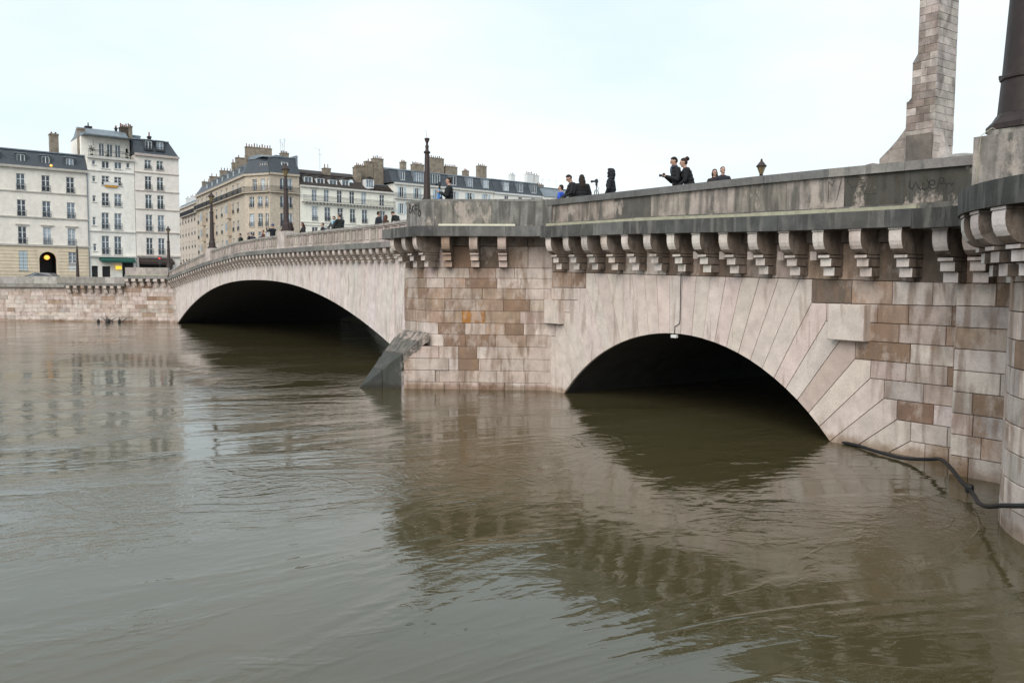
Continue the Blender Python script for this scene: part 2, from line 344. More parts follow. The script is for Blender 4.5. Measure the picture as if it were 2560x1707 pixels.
# core: deck, vaults and inner masonry behind the facing stones
ss = [-16 + .0 + i*2 for i in range(6)] + [-4 + i*.25 for i in range(69)] + [13.5 + i for i in range(9)] + [22.5 + i*.5 for i in range(120)] + [83]
ss = sorted(set(round(v, 3) for v in ss)); WD = -18.0
mb = MB()
for s0, s1 in zip(ss, ss[1:]):
    b0, b1 = zb(s0)+.035, zb(s1)+.035; t0, t1 = deck(s0), deck(s1)
    mb.m = 0; mb.add([(s0, -.1, b0), (s1, -.1, b1), (s1, -.1, t1-.3), (s0, -.1, t0-.3)], [(0, 1, 2, 3)])
    mb.add([(s0, WD, b0), (s1, WD, b1), (s1, WD, t1), (s0, WD, t0)], [(3, 2, 1, 0)])
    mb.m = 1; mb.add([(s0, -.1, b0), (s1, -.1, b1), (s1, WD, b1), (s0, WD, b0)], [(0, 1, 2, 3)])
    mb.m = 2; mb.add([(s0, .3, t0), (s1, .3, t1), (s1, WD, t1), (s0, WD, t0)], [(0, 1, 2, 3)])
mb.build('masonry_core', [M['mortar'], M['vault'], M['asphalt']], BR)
# downstream parapet
mb = MB(); sp = [-16, 1, 7, 13.6, 20, 27.6, 41, 48, 55, 62.6, 72, 83]
for s0, s1 in zip(sp, sp[1:]):
    mb.hexa([(s0, WD, deck(s0)), (s1, WD, deck(s1)), (s1, WD-.4, deck(s1)), (s0, WD-.4, deck(s0)), (s0, WD, cop(s0)), (s1, WD, cop(s1)), (s1, WD-.4, cop(s1)), (s0, WD-.4, cop(s0))])
mb.build('downstream_parapet', M['coping'], BR, col=(.3, .28, .25))

# ---- near span facing
NP = Path([(-3.95, 0), (12.62, 0)]); a_of = lambda s: s + 3.95
def arc(th): return (NC[0] - NR*math.sin(th), NC[1] + NR*math.cos(th))
def joint(th, zout=None):
    p = arc(th); ph = th*(.87 + .13*min(1, (abs(th)/.78))**2)
    if zout is None:
        z = ztop(p[0]-math.tan(ph)*2)
        for _ in range(3): s = p[0] - math.tan(ph)*(z-p[1]); z = ztop(s)
        return p, (s, z)
    return p, (p[0] - math.tan(ph)*(zout-p[1]), zout)
RZ = [3.76, 3.28, 2.8, 2.31, 1.84, 1.36, .86, .37, -.12]; LZ = [4.1, 3.63, 3.15, 2.65, 2.18, 1.71, 1.22, .76, .28, -.2]
RJ = [joint(.03+.0625*i, None if i < 8 else RZ[i-8]) for i in range(17)]
LJ = [joint(-.0325-.0625*i, None if i < 7 else LZ[i-7]) for i in range(17)]
def vous_side(J, nt, sgn):
    for i in range(len(J)-1):
        (p0, q0), (p1, q1) = J[i], J[i+1]
        poly = [p0, p1, q1]
        if i+1 >= nt:
            ztp = q0[1] if i >= nt else ztop(q1[0]); poly.append((q1[0], ztp))
        poly.append(q0)
        c = jit(PALE, .05) if random.random() < .85 else jit(PINK)
        poly_stone('voussoir', poly, M['voussoir'], NEAR, c, random.uniform(-.004, .006))
vous_side(RJ, 8, 1); vous_side(LJ, 7, -1)
poly_stone('voussoir', [RJ[0][0], LJ[0][0], LJ[0][1], RJ[0][1]], M['voussoir'], NEAR, jit(PALE), .004)
def row(P, a0, a1, z0, z1, parent, w, lens=(.75, 1.35), mat='ashlar', pr=.006, colf=None, fixed=None):
    cuts = [a0]
    if fixed: cuts += [c for c in fixed if a0 + .2 < c < a1 - .2]
    else:
        a = a0 + random.uniform(.35, lens[1])
        while a < a1 - .4: cuts.append(a); a += random.uniform(*lens)
    cuts.append(a1)
    for c0, c1 in zip(cuts, cuts[1:]):
        stone('ashlar_stone', P, c0, c1, z0, z1, M[mat], parent, colf((c0+c1)/2) if colf else pick(w), random.uniform(-pr, pr))
rz = [4.34] + RZ
for k in range(len(RZ)):
    zt = (lambda a: ztop(a-3.95)) if k == 0 else rz[k]
    row(NP, 0, a_of(RJ[8+k][1][0]), rz[k+1], zt, NEAR, (3, 3, 4, 4, 2, .6) if k > 0 else (3, 3, 3, 3, 2, 2))
lz = [4.65] + LZ
for k in range(len(LZ)-1):
    zt = (lambda a: ztop(a-3.95)) if k == 0 else lz[k]
    s0 = LJ[7+k][1][0]
    if s0 < 12.4: row(NP, a_of(s0), a_of(12.62), lz[k+1], zt, NEAR, (7, 4, 1, .4, 2, 0))
# the two square bosses left proud of the spandrel
for s0, s1, z0, z1 in ((-1.15, -.1, 2.8, 3.74), (11.72, 12.66, 2.7, 3.62)):
    mb = MB(); mb.loft([[(x, -.05, z) for x, z in ((s0, z0), (s1, z0), (s1, z1), (s0, z1))], [(x, .285, z) for x, z in ((s0, z0), (s1, z0), (s1, z1), (s0, z1))], [(x, .3, z) for x, z in ((s0+.015, z0+.015), (s1-.015, z0+.015), (s1-.015, z1-.015), (s0+.015, z1-.015))]])
    mb.build('boss_stone', M['voussoir'], NEAR, col=(.64, .545, .485))
# conduit and lamp fitting over the arch crown
mb = MB(); mb.tube([(5.56, .03, 4.6), (5.56, .03, 3.1), (5.58, .03, 2.98), (5.68, .03, 2.92), (5.78, .03, 2.88), (5.8, .03, 2.6)], .013, 5); mb.build('conduit', M['black'], NEAR)
mb = MB(); mb.box(5.68, 5.92, -.02, .07, 2.5, 2.6); mb.build('light_fitting', M['white'], NEAR)

# ---- corbel shape: quarter-round console on two stepped blocks
def corbel_mesh(name, k, wdt, mat, side=None):
    mb = MB(); h = wdt/2
    mb.box(-h*1.12, h*1.12, -.1, .91*k, -.05*k, 0)
    prof = [(-.1, -.052*k), (.88*k, -.055*k), (.9*k, -.1*k), (.9*k, -.2*k)] + [((.55+.35*math.cos(R(t)))*k, (-.2-.43*math.sin(R(t)))*k) for t in (15, 30, 45, 60, 75, 90)] + [(-.1, -.63*k)]
    mb.loft([[(-h, y, z) for y, z in prof], [(h, y, z) for y, z in prof]])
    mb.box(-h*1.06, h*1.06, -.1, .62*k, -.72*k, -.65*k); mb.box(-h, h, -.1, .52*k, -.94*k, -.745*k); mb.box(-h*1.02, h*1.02, -.1, .37*k, -1.19*k, -.975*k)
    me = mb.mesh(name, [mat, side or M['soot_shade']])
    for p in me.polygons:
        if abs(p.normal.x) > .8 or p.normal.z < -.55: p.material_index = 1  # sides and undersides darker: soot, with their shade painted in
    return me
CM = corbel_mesh('corbel', 1.0, .32, M['corbel']); CMF = corbel_mesh('small_corbel', .62, .36, M['corbel'], M['soft_soot_shade']); CMT = corbel_mesh('bastion_corbel', .9, .36, M['corbel'])
def put_corbel(s, d, z, me, rz=0.0, parent=CORN, col=None):
    o = link('corbel', me, parent, (s, d, z), rz, col or jit(random.choice(((.68, .6, .555), PALE, PALE, (.58, .51, .47))), .07)); return o
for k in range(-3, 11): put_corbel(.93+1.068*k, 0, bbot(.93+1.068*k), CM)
for k in (-1, 0, 1, 2, 3):
    s = .93+1.068*k+.52; mb = MB(); mb.box(s-.1, s+.1, -.05, .34, bbot(s)-.78, bbot(s)-.55); mb.build('modillion_block', M['corbel'], CORN, col=jit(PALE))
for k in range(-3, 11):                                                # frieze stones between and behind the corbels
    s0, s1 = .93+1.068*k, .93+1.068*(k+1); s0 = max(s0, -3.95); s1 = min(s1, 12.62)
    stone('frieze_stone', NP, a_of(s0), a_of(s1), lambda a: ztop(a-3.95), lambda a: bbot(a-3.95)-.32, M['ashlar'], CORN, pick((1.2, 2, 2, 2.5, 2, 3.5)), random.uniform(-.006, .006))
    stone('frieze_stone', NP, a_of(s0), a_of(s1), lambda a: bbot(a-3.95)-.32, lambda a: bbot(a-3.95)+.05, M['soot_shade'], CORN, jit(DARK), .12)

# ---- pier plan, offset by o from the wall line
def pier_path(o, dn, send):
    f = lambda a: (12.7 + .614*a - .789*o, .789*a + .614*o)
    a0 = (dn - .614*o)/.789; a1 = (3.66 + o - .614*o)/.789
    p0 = f(a0); c1 = f(a1); pts = [(p0[0]-.18, dn), (p0[0]+.03, dn+.07), f(a0+.32), f(a1-.28)]
    q = (c1[0]+.3, c1[1])
    e = f(a1-.28)
    for t in (.25, .5, .75): pts.append(tuple((1-t)**2*e[i] + 2*t*(1-t)*c1[i] + t*t*q[i] for i in (0, 1)))
    pts.append(q); df = q[1]
    for t in (0, .33, .67, 1): pts.append((send-.28 + .28*t + .1*t*t, df - .3*t*t))
    pts += [(send + .1 + (df-.3-dn)*.75, dn)]
    return Path(pts)
PP = pier_path(0, 0, 18.3)
PZ = [4.86, 4.45, 4.05, 3.61, 3.14, 2.66, 2.2, 1.72, 1.23, .755, .28, -.25]
def fr(s, d): i = PP.near((s, d)); return PP.c[i]
aF0 = PP.c[3]; aC = PP.c[7]
for k in range(len(PZ)-1):
    z1, z0 = PZ[k], PZ[k+1]
    browny = {0: .4, 1: .85, 2: .9, 3: .85, 4: .85, 5: .5, 6: .45, 7: .55, 8: .4, 9: .2, 10: .3}[k]
    fixed = None
    def cf(a, br=browny):
        if random.random() < br and a > 1.0: return jit(random.choice((BROWN, TAN, TAN, BROWN, (.36, .26, .2))))
        return jit(random.choice((PALE, PINK, PINK, (.52, .43, .37))))
    offs = random.uniform(0, .8); cuts = []; a = .9 + offs
    while a < PP.L: cuts.append(a); a += random.uniform(.75, 1.3)
    if k == 4:
        cuts = [c for c in cuts if not 2.2 < c < 4.0] + [2.7, 3.62]; cuts.sort()
    cuts = [0] + [c for c in cuts if c < PP.L-.3] + [PP.L]
    for c0, c1 in zip(cuts, cuts[1:]):
        if c0 > 9.6: continue
        col = ORANGE if (k == 4 and abs(c0-2.7) < .01) else cf((c0+c1)/2)
        stone('ashlar_stone', PP, c0, c1, z0, z1, M['ashlar'], PIER, col, random.uniform(-.008, .008), j=.0055, ch=.009, step=.13)
mb = MB(); pts = [PP.at(PP.L*i/90, -.09) for i in range(91)]
for (x0, y0), (x1, y1) in zip(pts, pts[1:]): mb.add([(x0, y0, -2), (x1, y1, -2), (x1, y1, 6.0), (x0, y0, 6.0)], [(0, 1, 2, 3)])
mb.build('pier_core', M['mortar'], PIER)
# frieze + corbels + cornice + parapet round the pier
for c0, c1 in zip([0, 1.0, 2.05, 3.1, 4.15, 5.3, 6.2, 7.2, 8.3], [1.0, 2.05, 3.1, 4.15, 5.3, 6.2, 7.2, 8.3, 9.4]):
    stone('frieze_stone', PP, c0, c1, 4.86, 5.72, M['ashlar'], CORN, pick((.6, 2, 2, 3, 2, 3)), random.uniform(-.006, .006)); stone('frieze_stone', PP, c0, c1, 5.72, 6.1, M['soot_shade'], CORN, jit(DARK), .12)
def path_corbel(P, a, z, me, col=None, parent=CORN):
    x, y = P.at(a); x2, y2 = P.at(a, .2); ang = math.atan2(y2-y, x2-x) - math.pi/2; return put_corbel(x, y, z, me, ang, parent, col)
for a in (1.95, 3.05, 4.13): path_corbel(PP, a, 6.08, CM, jit(TAN if a > 4 else PINK))
for s in (15.45, 16.4, 17.42): put_corbel(s, 3.66, 6.08, CM)
for a in (PP.L-1.2, PP.L-2.3, PP.L-3.4): path_corbel(PP, a, 6.08, CM)
def path_block(name, P, a0, a1, oi, oo, z0, z1, mat, parent, col, step=.3):
    Z0 = z0 if callable(z0) else (lambda a: z0); Z1 = z1 if callable(z1) else (lambda a: z1)
    k = max(1, int((a1-a0)/step)); rings = []
    for i in range(k+1):
        a = a0 + (a1-a0)*i/k; i0 = P.at(a, oi); o0 = P.at(a, oo); rings.append([(*i0, Z0(a)), (*o0, Z0(a)), (*o0, Z1(a)), (*i0, Z1(a))])
    mb = MB(); mb.loft(rings); return mb.build(name, mat, parent, col=col)
def run(P, a0, a1, ln, fn, gap=.008):
    n = max(1, round((a1-a0)/ln))
    for i in range(n): fn(a0+(a1-a0)*i/n + (gap if i else 0)/2, a0+(a1-a0)*(i+1)/n - (gap if i < n-1 else 0)/2, i)
CP, PPAR = pier_path(1.03, .98, 18.35), pier_path(.5, .45, 17.2)
DKG = (.085, .083, .08)
def dk(): return jit(random.choice((DKG, DKG, (.1, .095, .09), (.15, .145, .14))), .12)
run(CP, 0, CP.L, 1.45, lambda a, b, i: path_block('cornice_stone', CP, a, b, -1.2, random.uniform(-.004, .004), 6.06, 6.45, M['cornice'], CORN, dk()))
run(PPAR, 0, PPAR.L, 2.1, lambda a, b, i: path_block('parapet_slab', PPAR, a, b, -.42, 0, 6.45, 7.5, M['parapet'], PAR, jit((.27, .25, .225), .12)))
for a, b, o in ((1.3, 2.9, .015), (2.905, 4.3, .02)): path_block('duct', PPAR, a, b, .03, .12+o, 6.45, 6.55, M['duct_clean'], CORN, None)
# sloping cutwater in three dark courses
def roughen(o, amp=.022, cuts=5):
    bm = bmesh.new(); bm.from_mesh(o.data); bmesh.ops.subdivide_edges(bm, edges=bm.edges[:], cuts=cuts, use_grid_fill=True)
    rg = random.Random(3)
    for v in bm.verts:
        if v.co.z > -.8: v.co += Vector((rg.gauss(0, amp), rg.gauss(0, amp), rg.gauss(0, amp)))*(1.6 if rg.random() < .12 else .7)
    bmesh.ops.triangulate(bm, faces=bm.faces[:]); bm.to_mesh(o.data); bm.free(); return o
def cutw(t0, t1, col, mat):
    Nn, Lp, Rp = Vector((17.4, 6.15, -.1)), Vector((15.5, 3.68, 2.45)), Vector((18.4, 3.55, 2.45))
    l0, l1, r0, r1 = Nn.lerp(Lp, t0), Nn.lerp(Lp, t1), Nn.lerp(Rp, t0), Nn.lerp(Rp, t1); b = lambda v: (v.x, v.y, -1.0)
    mb = MB(); e = .012*(t1 < 1)
    l1 = Nn.lerp(Lp, t1-e); r1 = Nn.lerp(Rp, t1-e)
    if t0 == 0: mb.add([b(Nn), b(l1), b(r1), tuple(Nn), tuple(l1), tuple(r1)], [(0, 2, 1), (3, 4, 5), (0, 1, 4, 3), (1, 2, 5, 4), (2, 0, 3, 5)])
    else: mb.hexa([b(l0), b(r0), b(r1), b(l1), tuple(l0), tuple(r0), tuple(r1), tuple(l1)])
    roughen(mb.build('cutwater_stone', mat, PIER, col=col), .015)
cutw(0, .34, (.06, .06, .06), M['algae']); cutw(.34, .598, (.085, .08, .075), M['algae']); 
def prow_stone(poly, col):                                        # wall stones of the prow, in the plane of the pier flank
    ox, oy, ex, ey, nx, ny = 15.5, 3.66, .614, .789, -.789, .614
    q1, q2 = inset(poly, .008), inset(poly, .018); P3 = lambda a, z, o: (ox+ex*a+nx*(o+.014), oy+ey*a+ny*(o+.014), z)
    mb = MB(); mb.loft([[P3(a, z, -.3) for a, z in q1], [P3(a, z, -.01) for a, z in q1], [P3(a, z, .0) for a, z in q2]]); mb.build('ashlar_stone', M['ashlar'], PIER, col=col)
pz = [-.3, .28, .755, 1.23, 1.72]; aE = 1.22
for k in range(4):
    z0, z1 = pz[k], pz[k+1]; a0 = (-.42, -.05, -.6, -.2)[k]; f = lambda z: min(aE, 3.1*(1-(z+.06)/2.45))
    prow_stone([(a0, z0), (f(z0), z0), (f(z1), z1), (a0, z1)], jit(PINK if k % 2 else (.5, .4, .34)))
for t0, t1, c in ((.6, .8, (.2, .17, .15)), (.803, .93, (.4, .32, .28))):
    Nn, Lp, Rp = Vector((17.4, 6.15, -.1)), Vector((15.47, 3.66, 2.45)), Vector((18.4, 3.55, 2.45)); q = [Nn.lerp(Lp, t0), Nn.lerp(Rp, t0), Nn.lerp(Rp, t1), Nn.lerp(Lp, t1)]
    mb = MB(); mb.hexa([(v.x, v.y, v.z-.35) for v in q] + [tuple(v) for v in q]); roughen(mb.build('cutwater_cap', M['algae'], PIER, col=c), .011)

# ---- near span cornice, parapet, coping
SP = Path([(-3.6, 0), (12.12, 0)]); s_of = lambda a: a - 3.6
run(SP, 0, SP.L-.12, 1.55, lambda a, b, i: path_block('cornice_stone', SP, a, b, -.3, .98+random.uniform(-.004, .004), lambda q: bbot(s_of(q)), lambda q: btop(s_of(q)), M['cornice'], CORN, dk(), 9))
run(SP, .9, SP.L-.2, 2.6, lambda a, b, i: path_block('duct', SP, a, b, .6, .78, lambda q: btop(s_of(q))+.002, lambda q: btop(s_of(q))+.1+.012*(i % 2), M['duct'], CORN, None, 9))
QP = Path([(-4.6, 0), (12.55, 0)]); q_of = lambda a: a - 4.6
def slabcol(i):
    return jit([(.07, .062, .05), (.075, .066, .053), (.46, .39, .35), (.3, .26, .23), (.42, .35, .31), (.4, .34, .3), (.13, .115, .1), (.38, .31, .27), (.36, .29, .25)][min(i, 8)], .08)
run(QP, .5, 16.6, 1.85, lambda a, b, i: path_block('parapet_slab', QP, a, b, 0, .385, lambda q: btop(q_of(q))-.02, lambda q: cop(q_of(q))-.22, M['parapet'], PAR, slabcol(i), 9))
run(QP, .3, 16.6, 2.4, lambda a, b, i: path_block('parapet_plinth', QP, a, b, .05, .45, lambda q: btop(q_of(q))-.01, lambda q: btop(q_of(q))+.17, M['parapet'], PAR, jit((.16, .15, .135), .15), 9))
path_block('parapet_pier', QP, 16.6, 17.3, 0, .45, lambda q: btop(q_of(q))-.02, lambda q: cop(q_of(q))-.2, M['parapet'], PAR, (.25, .23, .21), 9)
run(QP, .3, 17.1, 2.1, lambda a, b, i: path_block('coping_stone', QP, a, b, -.05, .475, lambda q: cop(q_of(q))-.22, lambda q: cop(q_of(q)), M['coping'], PAR, jit((.17, .165, .16) if i > 1 else (.26, .24, .22), .1), 9))
run(PPAR, 0.25, PPAR.L, 2.1, lambda a, b, i: path_block('coping_stone', PPAR, a, b, -.44, .01, 7.44, 7.52, M['coping'], PAR, jit((.24, .23, .21), .1)))

# ---- main span: voussoirs, pier-side ashlar, small corbels, panelled parapet
FP = Path([(0, 0), (84, 0)])
xs = [24.7 + .62*i for i in range(85)]
cb = lambda s: lerp(CBASE, s)
def fj(s):
    x = s-50.6; sl = math.copysign(2.3*4.43/26.2*(abs(x)/26.2)**1.3, -x); ph = math.atan(sl)*.55
    zi = za_far(s); so = s - math.tan(ph)*(cb(s)-zi); return (s, zi), (so, cb(so))
J = [fj(x) for x in xs if abs(x-50.6) < 27.0]
for a, b in zip(J, J[1:]):
    poly_stone('voussoir', [a[0], b[0], b[1], a[1]], M['voussoir'], FAR, jit((.66, .575, .535), .035), random.uniform(-.004, .004), deep=.1, j=.011)
lo, hi = J[0][1][0], J[-1][1][0]
fz = [-.3, .2, .7, 1.2, 1.7, 2.2, 2.7, 3.2, 3.7, 4.2, 4.7, 9]
for k in range(len(fz)-1):
    zt = (lambda a: cb(a)) if fz[k+1] > 5 else fz[k+1]
    for s0, s1 in ((20.4, J[0][0][0] + (J[0][1][0]-J[0][0][0])*min(1, max(0, fz[k]/5))),):
        row(FP, s0, max(s0+.5, s1), fz[k], zt, FAR, (8, 2, .2, 0, 1, 0), (1.0, 1.8))
fz2 = [-.3, .25, .8, 1.35, 1.9, 2.45, 3.0, 3.5, 9]
for k in range(len(fz2)-1):
    zt = (lambda a: cb(a)) if fz2[k+1] > 5 else fz2[k+1]
    row(FP, J[-1][0][0]+.1, 80.6, fz2[k], zt, FAR, (8, 2, .2, 0, 1, 0), (1.0, 1.8))
s = 21.3
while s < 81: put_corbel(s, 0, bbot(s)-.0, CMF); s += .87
run(FP, 20.6, 81, 1.74, lambda a, b, i: stone('frieze_stone', FP, a, b, cb, lambda q: bbot(q)+.03, M['ashlar'], CORN, pick((3, 3, 1.5, .5, 2, 1)), 0))
run(FP, 20.4, 81.2, 1.6, lambda a, b, i: path_block('cornice_stone', FP, a, b, -.3, .62, bbot, btop, M['cornice'], CORN, jit(random.choice(((.2, .19, .175), (.17, .165, .155), (.27, .25, .23))), .1), 9))
PED = (43.0, 62.4, 79.8)
s = 20.9; i = 0
while s < 80.8:
    if min(abs(s+.45-p) for p in PED) > .75:
        s1 = s+.87; z0, z1 = min(btop(s), btop(s1))-.02, min(cop(s), cop(s1))-.1
        mb = MB(); mb.box(s, s1+.005, 0, .3, z0, z1); mb.box(s, s1+.005, .05, .36, z0, z0+.16); mb.box(s, s1+.005, .05, .36, z1-.1, z1+.02)
        mb.box(s+.24, s1-.24, .1, .345, z0+.24, z1-.18); mb.box(s-.09, s+.09, .1, .35, z0+.16, z1-.1)
        mb.build('parapet_bay', M['bay'], PAR, col=jit(random.choice(((.46, .39, .35), (.4, .34, .3), (.52, .44, .4))), .08))
    s += .87; i += 1
def fcop(a, b, i): path_block('coping_stone', FP, a, b, -.04, .41, lambda q: cop(q)-.13, cop, M['coping'], PAR, jit((.36, .33, .3), .1), 1.2)
run(FP, 20.6, 81, 2.2, fcop)
for p in PED:
    mb = MB(); mb.box(p-.75, p+.75, -.2, .5, btop(p)-.15, cop(p)+.16); mb.box(p-.7, p+.7, -.15, .45, cop(p)+.16, cop(p)+.24)
    mb.build('pedestal', M['bay'], PAR, col=(.58, .5, .46))

# ---- graffiti on the parapets
def strokes(name, ST, d, r, mat, parent):
    mb = MB()
    for st in ST:
        for (x0, z0), (x1, z1) in zip(st, st[1:]):
            t = Vector((x1-x0, z1-z0)); t = t.normalized() if t.length else Vector((1, 0)); nx, nz = -t.y*r, t.x*r; ex, ez = t.x*r*.6, t.y*r*.6
            mb.hexa([(x0+nx-ex, d, z0+nz-ez), (x0-nx-ex, d, z0-nz-ez), (x1-nx+ex, d, z1-nz+ez), (x1+nx+ex, d, z1+nz+ez), (x0+nx-ex, d+.004, z0+nz-ez), (x0-nx-ex, d+.004, z0-nz-ez), (x1-nx+ex, d+.004, z1-nz+ez), (x1+nx+ex, d+.004, z1+nz+ez)])
    return mb.build(name, mat, parent)
ov = lambda cx, cz, rx, rz: [(cx+rx*math.cos(R(36*i)), cz+rz*math.sin(R(36*i))) for i in range(11)]
BKF = [ov(16.3, 7.33, .07, .055), ov(16.28, 7.16, .092, .09), [(16.105, 7.318), (16.106, 7.035)], [(15.969, 7.336), (16.105, 7.233), (15.879, 7.005)], [(15.87, 7.378), (15.879, 7.118)], [(15.871, 7.336), (15.684, 7.322)], [(15.871, 7.188), (15.654, 7.172)], [(15.565, 7.369), (15.535, 7.143)], ov(15.48, 7.0, .1, .115)]
BKF = [[(x+.28, z) for x, z in st] for st in BKF]
strokes('graffiti', BKF, 4.163, .027, M['paint'], PAR)
TAG = [[(-2.298, 6.77), (-2.287, 6.632), (-2.372, 6.563), (-2.415, 6.697)], [(-2.445, 6.741), (-2.515, 6.596), (-2.597, 6.55)], [(-2.639, 6.691), (-2.612, 6.571), (-2.677, 6.527), (-2.769, 6.587), (-2.756, 6.71), (-2.715, 6.76)], ov(-2.85, 6.68, .07, .06), [(-2.785, 6.586), (-2.882, 6.516), (-2.942, 6.556)], [(-2.983, 6.507), (-3.013, 6.7), (-3.04, 6.772), (-3.117, 6.764), (-3.135, 6.703), (-3.046, 6.637), (-3.183, 6.638), (-3.196, 6.518)], [(-3.215, 6.606), (-3.259, 6.631), (-3.321, 6.581), (-3.364, 6.636)]]
strokes('graffiti', TAG, .3865, .009, M['paint'], PAR)
SCR = [[(-.064, 6.518), (-.055, 6.98), (-.168, 6.846), (-.218, 6.99)], [(-.316, 6.48), (-.428, 6.98)], [(-.616, 6.96), (-.602, 6.905), (-.756, 6.758), (-.902, 6.777)], [(-.949, 6.93), (-1.077, 6.923)], [(-.957, 6.756), (-1.137, 6.755), (-1.158, 6.672), (-1.109, 6.563), (-1.446, 6.542)]]
strokes('graffiti', SCR, .3865, .008, M['scratch'], PAR)

# ---- abutment: projecting pilaster running into a round bastion
TC, TR = (-9.46, 2.59), 3.42
def circ(rr, a0, a1, n): return [(TC[0]+rr*math.cos(R(a0+(a1-a0)*i/n)), TC[1]+rr*math.sin(R(a0+(a1-a0)*i/n))) for i in range(n+1)]
TPth = Path(circ(TR, 150, -24, 40)); AP = Path([(-6.3, 1.15), (-3.93, 1.15)]); AR = Path([(-3.93, 1.15), (-3.93, -.05)])
tz = [4.3, 3.8, 3.32, 2.84, 2.36, 1.88, 1.4, .92, .44, -.04, -.5]
for k in range(len(tz)-1):
    row(TPth, 2.0, TPth.L, tz[k+1], tz[k], ABUT, (4, 3, 1.5, 1.2, 3, .5), (.8, 1.4)); row(AP, .05, AP.L, tz[k+1], tz[k], ABUT, (4, 3, 2, 2, 3, .7), (.9, 1.3)); row(AR, 0, AR.L, tz[k+1], tz[k], ABUT, (3, 3, 2, 2, 3, 1), (.9, 1.3))
stone('frieze_stone', AP, .05, 1.2, 4.3, 5.5, M['ashlar'], ABUT, jit(GREY)); stone('frieze_stone', AP, 1.2, AP.L, 4.3, 5.5, M['ashlar'], ABUT, jit(TAN)); stone('frieze_stone', AR, 0, AR.L, 4.3, 5.5, M['ashlar'], ABUT, jit(DARK))
run(TPth, 2, TPth.L, 1.3, lambda a, b, i: stone('frieze_stone', TPth, a, b, 4.3, 5.5, M['ashlar'], ABUT, pick((1, 2, 2, 2, 3, 2)), 0))
mb = MB(); mb.lathe([(TR-.04, -2), (TR-.04, 5.45)], 48, (TC[0], TC[1], 0)); mb.box(-9, -3.97, -.5, 1.11, -2, 5.45); mb.build('bastion_core', M['mortar'], ABUT)
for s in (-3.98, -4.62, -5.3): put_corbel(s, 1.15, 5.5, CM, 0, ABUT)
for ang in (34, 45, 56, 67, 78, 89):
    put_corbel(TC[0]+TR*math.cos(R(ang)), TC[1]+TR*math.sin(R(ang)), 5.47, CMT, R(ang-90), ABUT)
BC = Path(circ(TR+.87, 150, 6, 30) + [(-5.0, 2.66), (-4.75, 2.44), (-4.4, 2.36), (-3.5, 2.35)])
run(BC, 0, BC.L, 1.5, lambda a, b, i: path_block('cornice_stone', BC, a, b, -1.6, random.uniform(-.003, .003), 5.48, 5.9, M['cornice'], ABUT, jit((.05, .05, .047), .1)))
mb = MB(); mb.lathe([(TR+.3, 5.46), (TR+.3, 5.86)], 40, (TC[0], TC[1], 0)); mb.box(-9, -3.6, -.3, 1.9, 5.46, 5.86); mb.build('bastion_slab', M['cornice'], ABUT, col=(.1, .1, .1))
mb = MB(); mb.box(-5.2, -4.35, .0, .4, 5.9, 6.95); mb.build('parapet_slab', M['parapet'], ABUT, col=(.1, .095, .085))
mb = MB(); mb.box(-30, -13, -18, 1.0, -1, 5.8); mb.box(-13, -4, -18, -.5, 4.0, 5.75); mb.build('approach_fill', M['asphalt'], ABUT)
# ------------------------------------------------------------------ pylon beside the parapet
PY = empty('monument_pylon', AO, BANG, 'tall slender stone pylon with stepped buttress rising behind the bridge parapet', 'pylon')
PB = -2.5; PR_ = -1.25; BK = -3.5
def pleft(z): return -.43 if z < 8.66 else (-.43 if z < 9.28 else (-.565 if z < 10.37 else -.70))
mb = MB()
for z0, z1, lf in ((6.3, 9.28, -.46), (9.28, 10.37, -.6), (10.37, 15.6, -.73)): mb.box(PR_+.03, lf, BK, PB-.03, z0, z1)
mb.build('shaft_core', M['mortar'], PY)
z = 7.3; i = 0
while z < 15.5:
    h = .205; lf = pleft(z+h/2); fp = Path([(PR_, PB), (lf, PB)]); sp_ = Path([(PR_, BK), (PR_, PB)]); lp = Path([(lf, PB), (lf, BK)])
    c = lambda: jit(random.choice(((.5, .42, .38), (.42, .34, .3), (.56, .48, .43), (.33, .26, .22))), .08)
    cut = fp.L*(.38 if i % 2 else .66)
    for a0, a1 in ((0, cut), (cut, fp.L)): stone('pylon_stone', fp, a0, a1, z, z+h, M['pylon'], PY, c(), random.uniform(-.004, .004), j=.003, ch=.006)
    cut = sp_.L*(.35 if i % 2 else .6)
    for a0, a1 in ((0, cut), (cut, sp_.L)): stone('pylon_stone', sp_, a0, a1, z, z+h, M['pylon'], PY, jit((.56, .49, .445), .1), random.uniform(-.004, .004), j=.003, ch=.006)
    stone('pylon_stone', lp, 0, lp.L, z, z+h, M['pylon'], PY, c(), 0, j=.003, ch=.006)
    z += h; i += 1
for z0, z1, x0, x1 in ((9.28, 9.44, -.43, -.58), (10.36, 10.6, -.565, -.715)):        # sloping set-offs
    mb = MB(); mb.add([(x0, PB+.01, z0), (x1, PB+.01, z1), (x1-.05, PB+.01, z0), (x0, BK, z0), (x1, BK, z1), (x1-.05, BK, z0)], [(0, 1, 2), (3, 5, 4), (0, 3, 4, 1), (0, 2, 5, 3)]); mb.build('weathering_stone', M['pylon'], PY, col=(.3, .27, .25))
